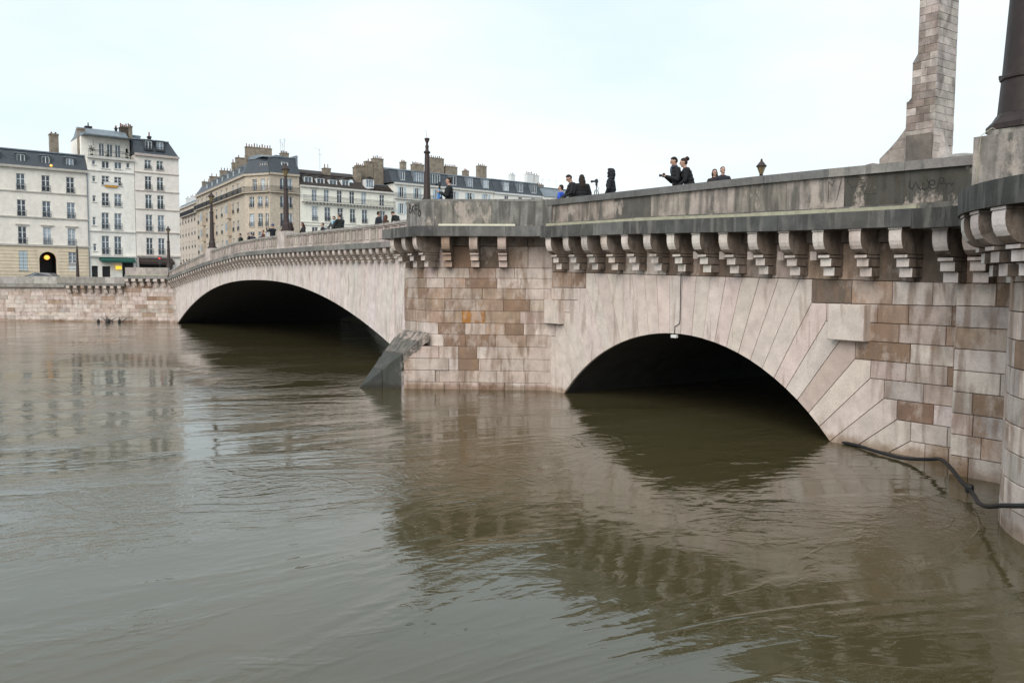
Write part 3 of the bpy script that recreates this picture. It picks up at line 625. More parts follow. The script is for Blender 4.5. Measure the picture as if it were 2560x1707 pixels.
for prof, cc in (([(-.45, 6.4), (.36, 6.4), (.36, 7.88), (.3, 7.93), (.1, 8.1), (-.45, 8.1)], (.44, .37, .325)), ([(-.45, 8.105), (.09, 8.105), (-.13, 8.32), (-.45, 8.32)], (.34, .29, .255)), ([(-.45, 8.325), (-.14, 8.325), (-.44, 8.68), (-.45, 8.68)], (.46, .39, .345)), ([(.365, 6.4), (.86, 6.4), (.86, 7.72), (.78, 7.77), (.55, 7.79), (.365, 7.72)], (.5, .44, .4))):
    mb = MB(); mb.loft([[(x, PB-.06, z) for x, z in prof], [(x, BK+.1, z) for x, z in prof]]); mb.build('buttress_stone', M['pylon'], PY, col=cc)
mb = MB(); mb.box(-1.22, -.5, PB-.1, PB+.07, 7.2, 8.4); mb.build('base_panel', M['pylon'], PY, col=(.2, .17, .145))
mb = MB(); mb.add([(PR_+.05, PB-.02, 7.2), (PR_+.05, BK+.02, 7.2), (PR_-.34, BK+.3, 7.2), (PR_-.34, PB-.25, 7.2), (PR_+.02, -2.95, 8.6)], [(0, 1, 2, 3), (0, 3, 4), (3, 2, 4), (2, 1, 4)])
mb.build('corner_buttress', M['pylon'], PY, col=(.46, .41, .38))
mb = MB(); mb.lathe([(.85, 7.2), (.85, 7.62), (.6, 7.72), (.2, 7.8)], 14, (-1.75, -3.0, 0)); mb.build('foot_stone', M['pylon'], PY, col=(.4, .37, .34))
mb = MB(); mb.lathe([(.6, 15.4), (.62, 15.7), (.4, 15.8), (.42, 16.6), (.5, 17.4), (.36, 18.3), (.34, 18.9), (.14, 19.0), (.2, 19.3), (.03, 19.55)], 14, (-.97, -3.0, 0)); mb.build('statue', M['pylon'], PY, col=(.5, .47, .44))

# ------------------------------------------------------------------ lamps and iron columns
def lamp_post(loc, h, label, k=1.0, group=None, lit=False):
    t = empty('street_lamp', loc, BANG, label, 'lamp', group)
    mb = MB(); mb.lathe([(.34*k, 0), (.34*k, .12), (.27*k, .16), (.25*k, .5), (.21*k, .62), (.2*k, .7)], 8); mb.build('base', M['iron'], t)
    hs = h-.8*k
    mb = MB(); mb.lathe([(.2*k, .69), (.17*k, .95), (.16*k, hs*.45), (.125*k, hs*.75), (.12*k, hs*.76), (.16*k, hs*.765), (.16*k, hs*.785), (.1*k, hs*.8), (.085*k, hs-.02), (.13*k, hs)], 12); mb.build('shaft', M['iron'], t, smooth=True)
    l = empty('lantern'); l.parent = t; l.location = (0, 0, hs)
    mb = MB(); mb.lathe([(.07*k, 0), (.12*k, .1*k), (.2*k, .36*k), (.2*k, .38*k)], 8); mb.build('glass', M['lantern'], l)
    mb = MB(); mb.lathe([(.25*k, .38*k), (.27*k, .42*k), (.2*k, .5*k), (.12*k, .6*k), (.05*k, .68*k), (.06*k, .72*k), (.02*k, .8*k)], 10); mb.build('cap', M['iron'], l)
    mb = MB()
    for i in range(4):
        a = math.pi/4 + i*math.pi/2; mb.tube([(.1*k*math.cos(a), .1*k*math.sin(a), .08*k), (.215*k*math.cos(a), .215*k*math.sin(a), .4*k)], .014, 4)
    mb.build('glazing_bar', M['iron'], l)
    return t
lamp_post(W(43.0, .1, cop(43.0)+.24), 4.7, 'brown lamp post with lantern on the pedestal by the crowd at mid-bridge', 1.15)
lamp_post(W(62.4, .1, cop(62.4)+.24), 5.0, 'brown lamp post on the second pedestal along the sloping parapet', 1.15)
lamp_post(W(79.8, .1, cop(79.8)+.24), 4.7, 'lamp post at the bridge foot before the corner house with brown awning')
lamp_post(W(17.25, -18.2, cop(17)), 3.84, 'dark lantern peeping above the parapet between the people and the pylon', 1.1)
t = empty('iron_column', W(18.2, 2.5, deck(17)), BANG, 'brown iron column without lantern, bent wire on top, on the river pier', 'column')
mb = MB(); mb.box(-.3, .3, -.3, .3, -.2, .25); mb.build('base', M['iron'], t)
mb = MB(); mb.lathe([(.25, .25), (.2, .4), (.175, .9), (.095, 3.4)], 12); mb.build('shaft', M['iron'], t, smooth=True)
mb = MB(); mb.lathe([(.13, 3.4), (.15, 3.46), (.08, 3.52), (.065, 3.6), (.085, 3.68), (.05, 3.78), (.05, 3.84), (.11, 3.98), (.11, 4.04), (.03, 4.06)], 10); mb.build('finial', M['iron'], t, smooth=True)
mb = MB(); mb.tube([(0, 0, 4.05), (.04, 0, 4.2), (.12, 0, 4.4)], .008, 4); mb.build('wire', M['black'], t)
t = empty('lamp_plinth', W(-6.3, 3.3, 5.9), BANG, 'grey stone plinth standing on the round bastion under the thick iron column', 'plinth')
mb = MB(); mb.box(-.7, .7, -.7, .7, 0, 1.07); mb.build('block', M['parapet'], t, col=(.34, .3, .27))
mb = MB(); mb.box(-.6, .5, -.6, .62, 1.07, 1.17); mb.build('cap_stone', M['parapet'], t, col=(.36, .33, .29))
mb = MB(); mb.tube([(.62, .715, .02), (.6, .72, .55), (.56, .715, 1.08), (.4, .66, 1.2), (.36, .62, 1.18)], .008, 5); mb.build('cable', M['duct'], t)
t = empty('iron_column', W(-6.22, 3.32, 7.08), BANG, 'thick dark brown iron column on the bastion plinth, cut by the picture edge', 'column')
mb = MB(); mb.lathe([(.68, 0), (.68, .1), (.58, .2), (.52, .3)], 8, rot=.3); mb.build('base', M['iron_dark'], t)
mb = MB(); mb.lathe([(.5, .28), (.46, .9), (.49, .92), (.49, .97), (.45, 1.0), (.34, 3.2), (.25, 5.2)], 12); mb.build('shaft', M['iron_dark'], t, smooth=True)
mb = MB(); mb.lathe([(.3, 5.2), (.34, 5.3), (.2, 5.4), (.2, 5.7), (.26, 5.85), (.1, 6.0)], 12); mb.build('finial', M['iron'], t)
mb = MB(); mb.box(.3, .53, -.05, .05, 1.0, 1.07); mb.build('bracket', M['iron'], t)

# ------------------------------------------------------------------ hose at the waterline
hp = [(8.72, 22.55, -.1), (8.85, 22.2, .02), (9.1, 21.5, .05), (9.2, 20.9, .06), (9.33, 20.4, .06), (9.46, 20.0, .06), (9.62, 19.6, .1), (9.72, 19.0, .22), (9.7, 18.5, .33), (9.6, 18.0, .34), (9.45, 17.4, .28), (9.3, 16.8, .2), (9.22, 16.4, .17), (9.05, 15.9, .15), (8.8, 15.3, .17), (8.5, 14.5, .32), (8.28, 13.7, .55), (8.22, 13.2, .68), (8.3, 12.4, .9), (8.7, 11.2, 1.2)]
def smooth_pts(p, n=3):
    out = []
    for i in range(len(p)-1):
        P0, P1, P2, P3 = (Vector(p[max(i-1, 0)]), Vector(p[i]), Vector(p[i+1]), Vector(p[min(i+2, len(p)-1)]))
        for k in range(n):
            t = k/n; out.append(.5*((2*P1) + (P2-P0)*t + (2*P0-5*P1+4*P2-P3)*t*t + (3*P1-P0-3*P2+P3)*t**3))
    return out + [Vector(p[-1])]
mb = MB(); mb.tube(smooth_pts(hp, 4), .042, 8); tag(mb.build('rubber_hose', M['rubber'], smooth=True), 'thick black rubber hose lying along the waterline below the bastion', 'hose')
mb = MB(); mb.lathe([(.075, 0), (.085, .05), (.085, .12), (.07, .16)], 8, (9.215, 16.38, .1)); mb.build('coupling', M['rubber'], bpy.data.objects['rubber_hose'])
mb = MB(); mb.tube([(9.0, 21.9, .04), (9.0, 21.9, .14)], .03, 6); mb.build('tie', M['rubber'], bpy.data.objects['rubber_hose'])

# ------------------------------------------------------------------ far quay wall, local x runs left from the bridge foot, y out to the river
QA = math.atan2(.055, -1.0); QO = (-36.1, 87.25, 0)
QW = empty('quay_wall', QO, QA, 'weathered stone quay wall with bracketed parapet beside the bridge foot', 'wall')
QPt = Path([(-1.2, 0), (80, 0)])
z = -.3; k = 0
while z < 3.6:
    h = .43; a = .2; 
    while a < 24:
        b = min(24, a + random.uniform(.75, 1.6)); near = a < 13
        cw = (6, 7, 1.6, .3, 2, 0) if near else (9, 4, .3, 0, 1, 0)
        stone('ashlar_stone', QPt, a, b, z, z+h, M['quay'], QW, pick(cw), random.uniform(-.015, .015), j=.006, ch=.014); a = b
    z += h; k += 1
mb = MB(); mb.box(24, 80, -.8, 0, -2, 3.6); mb.build('plain_wall', M['quay'], QW, col=PINK)
mb = MB(); mb.box(-1.2, 24, -.8, -.06, -2, 3.6); mb.box(-1.2, 80, -.8, -.05, 3.55, 4.3); mb.build('wall_core', M['mortar'], QW)
run(QPt, 1.2, 5.9, .95, lambda a, b, i: stone('ashlar_stone', QPt, a, b, 3.57, 4.1, M['quay'], QW, pick((3, 4, 2, 1, 2, .5)), 0, j=.01))
def qbox(name, x0, x1, y0, y1, z0, z1, mat, col): mb = MB(); mb.box(x0, x1, y0, y1, z0, z1); return mb.build(name, mat, QW, col=col)
x = 0.
while x < 4.6: qbox('parapet_slab', x, x+1.15, -.1, .3, 4.95, 5.75, M['bay'], jit((.42, .37, .34), .1)); qbox('cornice_stone', x, x+1.15, -.3, .5, 4.58, 4.93, M['cornice'], jit((.26, .245, .225), .12)); x += 1.16
qbox('duct', .3, 4.6, .32, .42, 4.935, 5.02, M['duct'], None)
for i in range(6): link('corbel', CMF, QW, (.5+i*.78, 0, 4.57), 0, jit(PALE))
x = 4.7
while x < 11.2: qbox('parapet_slab', x, x+1.05, -.1, .32, 4.06, 4.74, M['bay'], jit(random.choice(((.34, .31, .28), (.45, .41, .38))), .1)); x += 1.06
x = 4.7
while x < 11.2: qbox('cornice_stone', x, x+1.3, -.2, .42, 3.8, 4.05, M['cornice'], jit((.2, .19, .17), .12)); x += 1.31
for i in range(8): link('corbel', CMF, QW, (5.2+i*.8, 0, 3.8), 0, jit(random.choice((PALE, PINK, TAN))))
x = 11.25
while x < 30: qbox('parapet_slab', x, x+1.7, -.1, .22, 3.98, 4.75, M['bay'], jit(random.choice(((.42, .38, .35), (.48, .44, .41))), .08)); qbox('ledge_stone', x, x+1.7, -.2, .34, 3.62, 3.96, M['bay'], jit((.3, .28, .25), .1)); x += 1.71
qbox('parapet_slab', 30, 80, -.1, .22, 3.6, 4.72, M['bay'], (.4, .37, .34))
# driftwood caught at its foot
dw = empty('driftwood', (-42.0, 86.7, 0), 0, 'tangle of dark driftwood caught at the foot of the quay wall', 'driftwood')
random.seed(11)
for i in range(9):
    a = random.uniform(0, 6.28); x, y = random.uniform(-.7, .8), random.uniform(-.3, .2); ln = random.uniform(.4, 1.1); up = random.uniform(.1, .75)
    mb = MB(); mb.tube([(x, y, -.1), (x+ln*.5*math.cos(a), y+.1*math.sin(a), up*.5), (x+ln*math.cos(a), y+.15*math.sin(a), up)], [.06, .045, .015], 5); mb.build('branch', plain('wet_wood', (.07, .06, .06), .8) if i == 0 else bpy.data.materials['wet_wood'], dw)
for x, r_ in ((-1.3, .15), (-.3, .22), (.9, .15)):
    mb = MB(); mb.lathe([(r_*.4, -.1), (r_*.95, .0), (r_, .12), (r_*.8, .26), (r_*.35, .34)], 9, (x, -.3, 0)); mb.build('float', M['rubber'], dw, smooth=True)
for x, y, ln, a in ((-1.24, 9.97, .11, .4), (-.95, 9.99, .07, .1), (-.54, 9.83, .05, .7)):
    mb = MB(); mb.tube([(-ln/2, 0, .004), (0, .01, .012), (ln/2, -.005, .003)], [.002, .004, .002], 5)
    tag(mb.build('floating_twig', bpy.data.materials['wet_wood'], None, (x, y, 0), a), 'tiny dark twig drifting on the smooth open water', 'twig', 'twigs drifting on the water')
random.seed(5)
# ------------------------------------------------------------------ houses of the far bank
def plaster(name, c, var=.14): 
    return stone_mat(name, streak=tuple(v*.62 for v in c), sfac=.28, lo=1.0-var, tint=False, base=c, smap=(.5, .5, .12), sth=(.5, .75), bump=.12)
class House:
    def __init__(s, name, label, P, e, cat='house'):
        s.ang = math.atan2(e[1], e[0]); s.E = empty(name, (P[0], P[1], GZ), s.ang, label, cat); s.loc = (0, 0, 0); s.rz = 0.0
    def frame(s, P, e):      # another facade, given in world coordinates
        ca, sa = math.cos(-s.ang), math.sin(-s.ang); dx, dy = P[0]-s.E.location.x, P[1]-s.E.location.y
        s.loc = (dx*ca-dy*sa, dx*sa+dy*ca, 0); s.rz = math.atan2(e[1], e[0]) - s.ang
    def put(s, mb, name, mat, parent=None, col=None, smooth=False):
        mb.v = [(x, y, z-GZ) for x, y, z in mb.v]
        return mb.build(name, mat, parent or s.E, None if parent else s.loc, None if parent else s.rz, col, smooth)
    def wall(s, Wd, z0, z1, wins, mat, depth=9, x0=0.0, name='wall', back=True, front_y=0.0, rv=.2):
        xs_ = sorted({x0, Wd} | {w[0] for w in wins} | {w[1] for w in wins}); zs = sorted({z0, z1} | {w[2] for w in wins} | {w[3] for w in wins}); mb = MB(); y = front_y
        for a0, a1 in zip(xs_, xs_[1:]):
            for b0, b1 in zip(zs, zs[1:]):
                cx, cz = (a0+a1)/2, (b0+b1)/2
                if any(w[0] < cx < w[1] and w[2] < cz < w[3] for w in wins): continue
                mb.add([(a0, y, b0), (a1, y, b0), (a1, y, b1), (a0, y, b1)], [(0, 1, 2, 3)])
        for w in wins:
            a0, a1, b0, b1 = w[:4]; mb.add([(a0, y, b0), (a1, y, b0), (a1, y, b1), (a0, y, b1), (a0, y+rv, b0), (a1, y+rv, b0), (a1, y+rv, b1), (a0, y+rv, b1)], [(0, 4, 5, 1), (1, 5, 6, 2), (2, 6, 7, 3), (3, 7, 4, 0)])
        if back:
            mb.add([(x0, y, z0), (x0, y, z1), (x0, y+depth, z1), (x0, y+depth, z0)], [(0, 1, 2, 3)]); mb.add([(Wd, y, z0), (Wd, y, z1), (Wd, y+depth, z1), (Wd, y+depth, z0)], [(3, 2, 1, 0)])
            mb.add([(x0, y+depth, z0), (x0, y+depth, z1), (Wd, y+depth, z1), (Wd, y+depth, z0)], [(0, 1, 2, 3)]); mb.add([(x0, y, z1), (Wd, y, z1), (Wd, y+depth, z1), (x0, y+depth, z1)], [(0, 1, 2, 3)])
        return s.put(mb, name, mat)
    def window(s, w, y=0.0, rail=True, transoms=1, shut=None, parent=None, mull=True, lintel=False):
        a0, a1, b0, b1 = w[:4]; y1 = y+.13; fw = .07; mb = MB(); d = .06
        mb.box(a0, a0+fw, y1, y1+d, b0, b1); mb.box(a1-fw, a1, y1, y1+d, b0, b1); mb.box(a0+fw, a1-fw, y1, y1+d, b0, b0+fw); mb.box(a0+fw, a1-fw, y1, y1+d, b1-fw, b1)
        c = (a0+a1)/2
        if mull: mb.box(c-.055, c+.055, y1-.01, y1+d, b0+fw, b1-fw)
        for t in range(transoms):
            zz = b0 + (b1-b0)*(t+1)/(transoms+1) if transoms > 1 else b0 + (b1-b0)*.68
            mb.box(a0+fw, a1-fw, y1+.01, y1+d, zz-.03, zz+.03)
        f = s.put(mb, 'window', M['frame'], parent)
        mb = MB(); mb.box(a0, a1, y1+.04, y1+.07, b0, b1); s.put(mb, 'pane', M['pane'], f)
        mb = MB(); mb.box(a0-.1, a1+.1, y-.09, y-.002, b0-.1, b0-.005); s.put(mb, 'sill', s.trim, f)
        if lintel: mb = MB(); mb.box(a0-.25, a1+.25, y-.14, y-.002, b1+.16, b1+.3); s.put(mb, 'hood_mould', s.trim, f)
        if rail:
            mb = MB(); h = min(.85, (b1-b0)*.36); n = max(4, int((a1-a0)/.13))
            for i in range(n+1): q = a0 + (a1-a0)*i/n; mb.box(q-.011, q+.011, y-.07, y-.05, b0, b0+h)
            for zz in (b0+.06, b0+h*.55, b0+h): mb.box(a0-.03, a1+.03, y-.075, y-.045, zz-.022, zz+.022)
            s.put(mb, 'railing', M['rail'], f)
        if shut == 'closed':
            mb = MB(); 
            for q0, q1 in ((a0+.02, c-.015), (c+.015, a1-.02)): mb.box(q0, q1, y+.03, y+.08, b0, b1-.02)
            s.put(mb, 'shutter', M['shutter'], f)
        elif shut == 'open':
            wd = (a1-a0)*.5
            for q0, q1 in ((a0-wd, a0-.02), (a1+.02, a1+wd)): mb = MB(); mb.box(q0, q1, y-.06, y-.01, b0, b1); s.put(mb, 'shutter', M['shutter'], f)
        return f
    def strip(s, x0, x1, z0, z1, out=.12, name='string_course', mat=None):
        mb = MB(); mb.box(x0, x1, -out, -.003, z0, z1); return s.put(mb, name, mat or s.trim)
    def chimney(s, x0, x1, y0, y1, z0, z1, pots=3, mat=None, ph=.45, along='x'):
        mb = MB(); mb.box(x0, x1, y0, y1, z0, z1); mb.box(x0-.06, x1+.06, y0-.06, y1+.06, z1-.2, z1-.05); c = s.put(mb, 'chimney', mat or M['chimney'])
        for i in range(pots):
            k = (i+.5)/pots; x = x0+(x1-x0)*k if along == 'x' else (x0+x1)/2; y = (y0+y1)/2 if along == 'x' else y0+(y1-y0)*k
            mb = MB(); r = random.uniform(.085, .12); h = ph*random.uniform(.75, 1.25); mb.lathe([(r*1.15, 0), (r, .08), (r*.85, h), (r*1.05, h+.03)], 7, (x, y, z1-.02)); s.put(mb, 'chimney_pot', M['pot'] if random.random() < .85 else M['rubber'], c)
        return c
    def mansard(s, x0, x1, ze, zm, zr, mat, topmat, setb=1.0, depth=9, over=.25, hipR=0.0, hipL=0.0):
        mb = MB(); y0, y1, yr = -over, setb, depth/2; q = setb+.3
        mb.add([(x0, y0, ze), (x1, y0, ze), (x1-hipR, y1, zm), (x0+hipL, y1, zm), (x0, depth, ze), (x1, depth, ze), (x1-hipR, depth-setb, zm), (x0+hipL, depth-setb, zm)], [(0, 1, 2, 3), (1, 5, 6, 2), (5, 4, 7, 6), (4, 0, 3, 7), (0, 4, 5, 1)])
        r = s.put(mb, 'roof', mat)
        mb = MB(); mb.add([(x0+hipL, y1-.12, zm), (x1-hipR, y1-.12, zm), (x1-hipR, depth-setb+.12, zm), (x0+hipL, depth-setb+.12, zm), (x0+hipL, yr, zr), (x1-hipR, yr, zr)], [(0, 1, 5, 4), (2, 3, 4, 5), (0, 4, 3), (1, 2, 5)]); s.put(mb, 'roof_top', topmat, r)
        mb = MB(); mb.box(x0+hipL-.02, x1-hipR+.02, y1-.2, y1-.02, zm-.06, zm+.08); s.put(mb, 'roof_edge', topmat, r); return r
    def dormer(s, w, yf=.1, depth=1.6, top='flat', side=None, pm=None, rail=False):
        a0, a1, b0, b1 = w; d = empty('dormer'); d.parent = s.E; d.location = s.loc; d.rotation_euler = (0, 0, s.rz)
        mb = MB(); mb.box(a0-.14, a0, yf, yf+depth, b0-.1, b1+.1); mb.box(a1, a1+.14, yf, yf+depth, b0-.1, b1+.1); mb.box(a0, a1, yf, yf+depth, b1, b1+.1); mb.box(a0-.02, a1+.02, yf, yf+depth, b0-.25, b0); s.put(mb, 'cheek', side or M['frame'], d)
        mb = MB(); c = (a0+a1)/2
        if top == 'gable': mb.add([(a0-.25, yf-.12, b1+.1), (a1+.25, yf-.12, b1+.1), (c, yf-.12, b1+.62), (a0-.25, yf+depth, b1+.1), (a1+.25, yf+depth, b1+.1), (c, yf+depth+.4, b1+.62)], [(0, 1, 2), (3, 5, 4), (0, 2, 5, 3), (1, 4, 5, 2), (0, 3, 4, 1)])
        else: mb.box(a0-.2, a1+.2, yf-.12, yf+depth+.3, b1+.1, b1+.2)
        s.put(mb, 'dormer_roof', pm or M['zinc'], d)
        mb = MB(); mb.box(a0, a0+.06, yf+.04, yf+.1, b0, b1); mb.box(a1-.06, a1, yf+.04, yf+.1, b0, b1); n = max(1, round((a1-a0)/.55))
        for i in range(1, n): q = a0+(a1-a0)*i/n; mb.box(q-.04, q+.04, yf+.035, yf+.1, b0, b1)
        mb.box(a0, a1, yf+.045, yf+.1, b0, b0+.07); mb.box(a0, a1, yf+.045, yf+.1, b1-.07, b1); s.put(mb, 'window_frame', M['frame'], d)
        mb = MB(); mb.box(a0, a1, yf+.09, yf+.12, b0, b1); s.put(mb, 'pane', M['pane'], d)
        if rail:
            mb = MB(); mb.box(a0-.15, a1+.15, yf-.14, yf-.1, b0+.4, b0+.44); mb.box(a0-.15, a1+.15, yf-.25, yf-.05, b0-.12, b0+.16); s.put(mb, 'window_box', M['rail'], d)
    def balcony(s, x0, x1, z, out=.6, h=.95, brackets=0):
        mb = MB(); mb.box(x0, x1, -out, -.004, z-.16, z); b = s.put(mb, 'balcony', s.trim); mb = MB(); n = int((x1-x0)/.16)
        for i in range(n+1): q = x0+.03+(x1-x0-.06)*i/n; mb.box(q-.011, q+.011, -out+.02, -out+.045, z, z+h)
        for zz in (z+.08, z+h*.75, z+h): mb.box(x0, x1, -out+.01, -out+.055, zz-.022, zz+.022)
        for q in (x0, x1-.04): mb.box(q, q+.04, -out+.02, -.01, z+h-.03, z+h)
        s.put(mb, 'railing', M['rail'], b)
        for i in range(brackets):
            q = x0 + (x1-x0)*(i+.5)/brackets; mb = MB(); mb.box(q-.09, q+.09, -out+.1, -.01, z-.4, z-.165); s.put(mb, 'bracket', s.trim, b)
E1, P1 = (.77504, .63191), (-61.96, 100.0)
def at1(a): return (P1[0]+E1[0]*a, P1[1]+E1[1]*a)
# --- house A: cream quay house with slate mansard and arched carriage door
H = House('quay_house', 'cream quay house with slate mansard and arched carriage door lit by an orange lamp', P1, E1); H.trim = plaster('cream_trim', (.5, .46, .41))
pl = plaster('cream_plaster', (.84, .77, .69), .06); gpl = plaster('sand_plaster', (.74, .61, .45), .08)
cx = [-8.8, -6.1, -3.4, -.55, 2.62, 5.33, 8.06]; wins = []
for c in cx:
    for b0, b1 in ((15.34, 17.32), (12.16, 14.16), (8.8, 10.92)): wins.append((c-.47, c+.47, b0, b1))
gw = [(c-.46, c+.46, 5.6, 7.95) for c in cx if abs(c-5.33) > .5]
H.wall(10.05, 8.62, 18.1, wins, pl, x0=-12); H.wall(10.05, GZ, 8.62, gw + [(4.35, 6.25, GZ, 7.92)], gpl, x0=-12, name='ground_floor_wall', rv=.35)
for i, w in enumerate(wins): H.window(w, transoms=2, lintel=(i % 3) == 2)
for i, w in enumerate(gw):
    if i == len(gw)-1: H.window((w[0], w[1], 6.55, 7.95), rail=False, transoms=2); mb = MB(); mb.box(w[0], w[1], .02, .12, 5.6, 6.5); H.put(mb, 'notice_board', M['white'])
    else: H.window(w, rail=False, shut='closed')
for zz, hh, o in ((17.98, .28, .4), (15.1, .14, .12), (12.0, .16, .14), (8.55, .22, .16)): H.strip(-12, 10.05, zz, zz+hh, o, 'cornice' if zz > 17 else 'string_course')
zz = 5.0
while zz < 8.3: mb = MB(); mb.box(-12, 4.2, -.012, -.002, zz, zz+.035); mb.box(6.42, 10.05, -.012, -.002, zz, zz+.035); H.put(mb, 'rustication_joint', M['chimney']); zz += .42
mb = MB(); cxd, cz, rr = 5.3, 6.97, .95                      # arch head over the door: wall cut to a round opening
n = 14; top = [(cxd+rr*math.cos(math.pi*i/n), cz+rr*math.sin(math.pi*i/n)) for i in range(n+1)]
for (x0, z0), (x1, z1) in zip(top, top[1:]): mb.add([(x0, -.004, z0), (x1, -.004, z1), (x1, -.004, 7.95), (x0, -.004, 7.95), (x0, .34, z0), (x1, .34, z1), (x1, .34, 7.95), (x0, .34, 7.95)], [(0, 1, 2, 3), (0, 4, 5, 1)])
H.put(mb, 'door_arch', gpl)
mb = MB(); mb.box(4.3, 6.3, 2.6, 2.7, GZ, 8); mb.box(4.3, 4.35, .3, 2.7, GZ, 8); mb.box(6.25, 6.3, .3, 2.7, GZ, 8); dr = H.put(mb, 'carriage_door', M['rubber'])
mb = MB(); mb.lathe([(.0, -.3), (.22, -.22), (.34, 0), (.22, .22), (.0, .3)], 12, (5.28, .55, 7.22)); H.put(mb, 'door_lamp', plain('lamp_orange', (.9, .45, .1), .4, .05, emit=(1, .42, .07), es=1.3), dr, smooth=True)
H.mansard(-12, 10.0, 18.25, 20.3, 20.85, M['slate'], M['zinc'], 1.15, 9)
for c in (-5.4, -2.7, .02, 2.73, 5.4, 8.08): H.dormer((c-.42, c+.42, 18.5, 19.65), yf=.12, side=M['slate'])
mb = MB(); mb.lathe([(0, -.16), (.13, -.1), (.16, 0), (.13, .1), (0, .16)], 8, (5.95, -.1, 18.55)); H.put(mb, 'attic_lamp', bpy.data.materials['lamp_orange'])
H.chimney(6.6, 7.55, 3.5, 4.5, 20.4, 23.1, 2, ph=.2)
mb = MB(); mb.box(9.93, 10.02, -.14, -.03, GZ, 18.0); H.put(mb, 'drainpipe', M['zinc'])
# --- house B: narrow white house with penthouse
H = House('quay_house', 'narrow tall white house with a rooftop penthouse, green awning and yellow sign', at1(10.06), E1); H.trim = plaster('white_trim', (.6, .57, .53)); O = 10.06
pl = plaster('white_plaster', (.86, .81, .74), .06)
B = lambda L_: [(a-O, b-O, c, d) for a, b, c, d in L_]
w2 = B([(11.7, 12.62, 16.72, 17.85), (13.2, 14.1, 16.72, 17.82), (11.66, 12.56, 14.03, 15.66), (13.16, 14.06, 14.03, 15.66), (11.58, 12.48, 11.03, 13.14), (13.1, 14.0, 11.03, 13.14), (11.52, 12.44, 7.8, 10.17), (13.02, 13.92, 7.8, 10.17)])
n2 = B([(10.6, 11.0, 17.0, 17.74), (10.56, 10.96, 14.45, 15.25), (10.5, 10.9, 11.45, 12.52), (10.5, 10.9, 8.19, 9.12)]); t2 = B([(10.62, 11.02, 19.16, 19.7), (11.76, 12.66, 18.8, 19.74), (13.27, 14.16, 18.85, 19.74), (14.72, 15.14, 19.1, 19.78)])
H.wall(5.6, 7.5, 20.0, w2+n2+t2, pl, depth=10); sh = B([(10.25, 11.0, GZ, 6.28), (11.48, 12.48, GZ, 6.25), (13.9, 15.3, GZ+.6, 6.9)])
H.wall(5.6, GZ, 7.5, sh, pl, depth=10, name='shop_wall', rv=.3)
for w in w2: H.window(w, transoms=2)
for w in n2+t2: H.window(w, rail=False, transoms=1 if w in n2 else 0, mull=w[1]-w[0] > .6)
for w in sh: mb = MB(); mb.box(w[0], w[1], .28, .32, w[2], w[3]); H.put(mb, 'shop_opening', M['rubber'])
for zz, hh, o in ((19.95, .3, .35), (18.35, .14, .12), (10.66, .16, .14), (7.42, .2, .3)): H.strip(0, 5.58, zz, zz+hh, o)
aw = plain('green_awning', (.008, .075, .055), .7, .15)
mb = MB(); mb.hexa([(1.15, -1.1, 6.75), (5.25, -1.1, 6.75), (5.3, -.02, 7.0), (1.1, -.02, 7.0), (1.15, -1.1, 7.0), (5.25, -1.1, 7.0), (5.3, -.02, 7.42), (1.1, -.02, 7.42)]); H.put(mb, 'awning', aw)
mb = MB(); mb.box(2.95, 3.65, -.5, -.35, 5.88, 6.32); H.put(mb, 'lit_sign', plain('sign_yellow', (.9, .6, .02), .4, .05, emit=(1, .62, .06), es=.6))
mb = MB(); mb.box(1.85, 3.6, -.16, -.08, 16.7, 17.05); bn = H.put(mb, 'banner', M['white']); mb = MB(); mb.box(2.0, 3.5, -.18, -.08, 16.42, 16.66); H.put(mb, 'banner_strip', plain('banner_orange', (.6, .3, .04), .7), bn)
H.wall(5.5, 20.0, 22.95, [(1.75, 2.4, 20.5, 22.2), (2.72, 3.42, 20.5, 22.2), (3.7, 4.4, 20.5, 22.2), (5.0, 5.3, 21.2, 21.8)], pl, depth=6, x0=-.3, name='penthouse_wall', front_y=1.5)
for w in ((1.75, 2.4, 20.5, 22.2), (2.72, 3.42, 20.5, 22.2), (3.7, 4.4, 20.5, 22.2)): H.window(w, y=1.5, rail=False, transoms=0)
H.balcony(0.1, 5.5, 20.26, .25, .8)
H.mansard(-.35, 5.55, 22.9, 23.3, 24.3, M['zinc'], M['zinc'], 2.2, 7.5)
H.chimney(-.4, .35, 2.4, 3.4, 20.3, 24.0, 0); H.chimney(.9, 2.9, 4.6, 5.4, 23.4, 24.2, 0, M['rubber']); H.chimney(.75, 1.5, 3.8, 4.4, 23.4, 24.6, 1, M['rubber'])
H.chimney(5.0, 5.9, 3.6, 4.6, 20.5, 25.0, 4, plain('soot_brick', (.08, .06, .045), .9, .4), .4); H.chimney(5.95, 6.4, 3.4, 4.6, 20.5, 25.2, 2, M['chimney'], .3); H.chimney(4.35, 4.6, 3.8, 4.1, 23.3, 24.8, 1, M['rubber'], .3)
pg = plain('terrace_leaves', (.035, .06, .025), .8, .5)
for x, zc, n in ((.75, 21.3, 70), (5.0, 20.9, 40), (2.6, 20.7, 30)):
    mb = MB()
    for i in range(n):
        a, b, c = (random.gauss(0, .17) for _ in range(3)); q = Vector((random.uniform(-1, 1), random.uniform(-1, 1), random.uniform(-1, 1))).normalized()*.09; r = q.cross(Vector((.3, .5, .8))).normalized()*.06
        p = Vector((x+a, .9+b, zc+c*1.6)); mb.add([tuple(p-q), tuple(p+r), tuple(p+q), tuple(p-r)], [(0, 1, 2, 3)])
    mb.box(x-.14, x+.14, .75, 1.05, 20.26, 20.6); o = H.put(mb, 'terrace_plant', pg); o['kind'] = 'stuff'
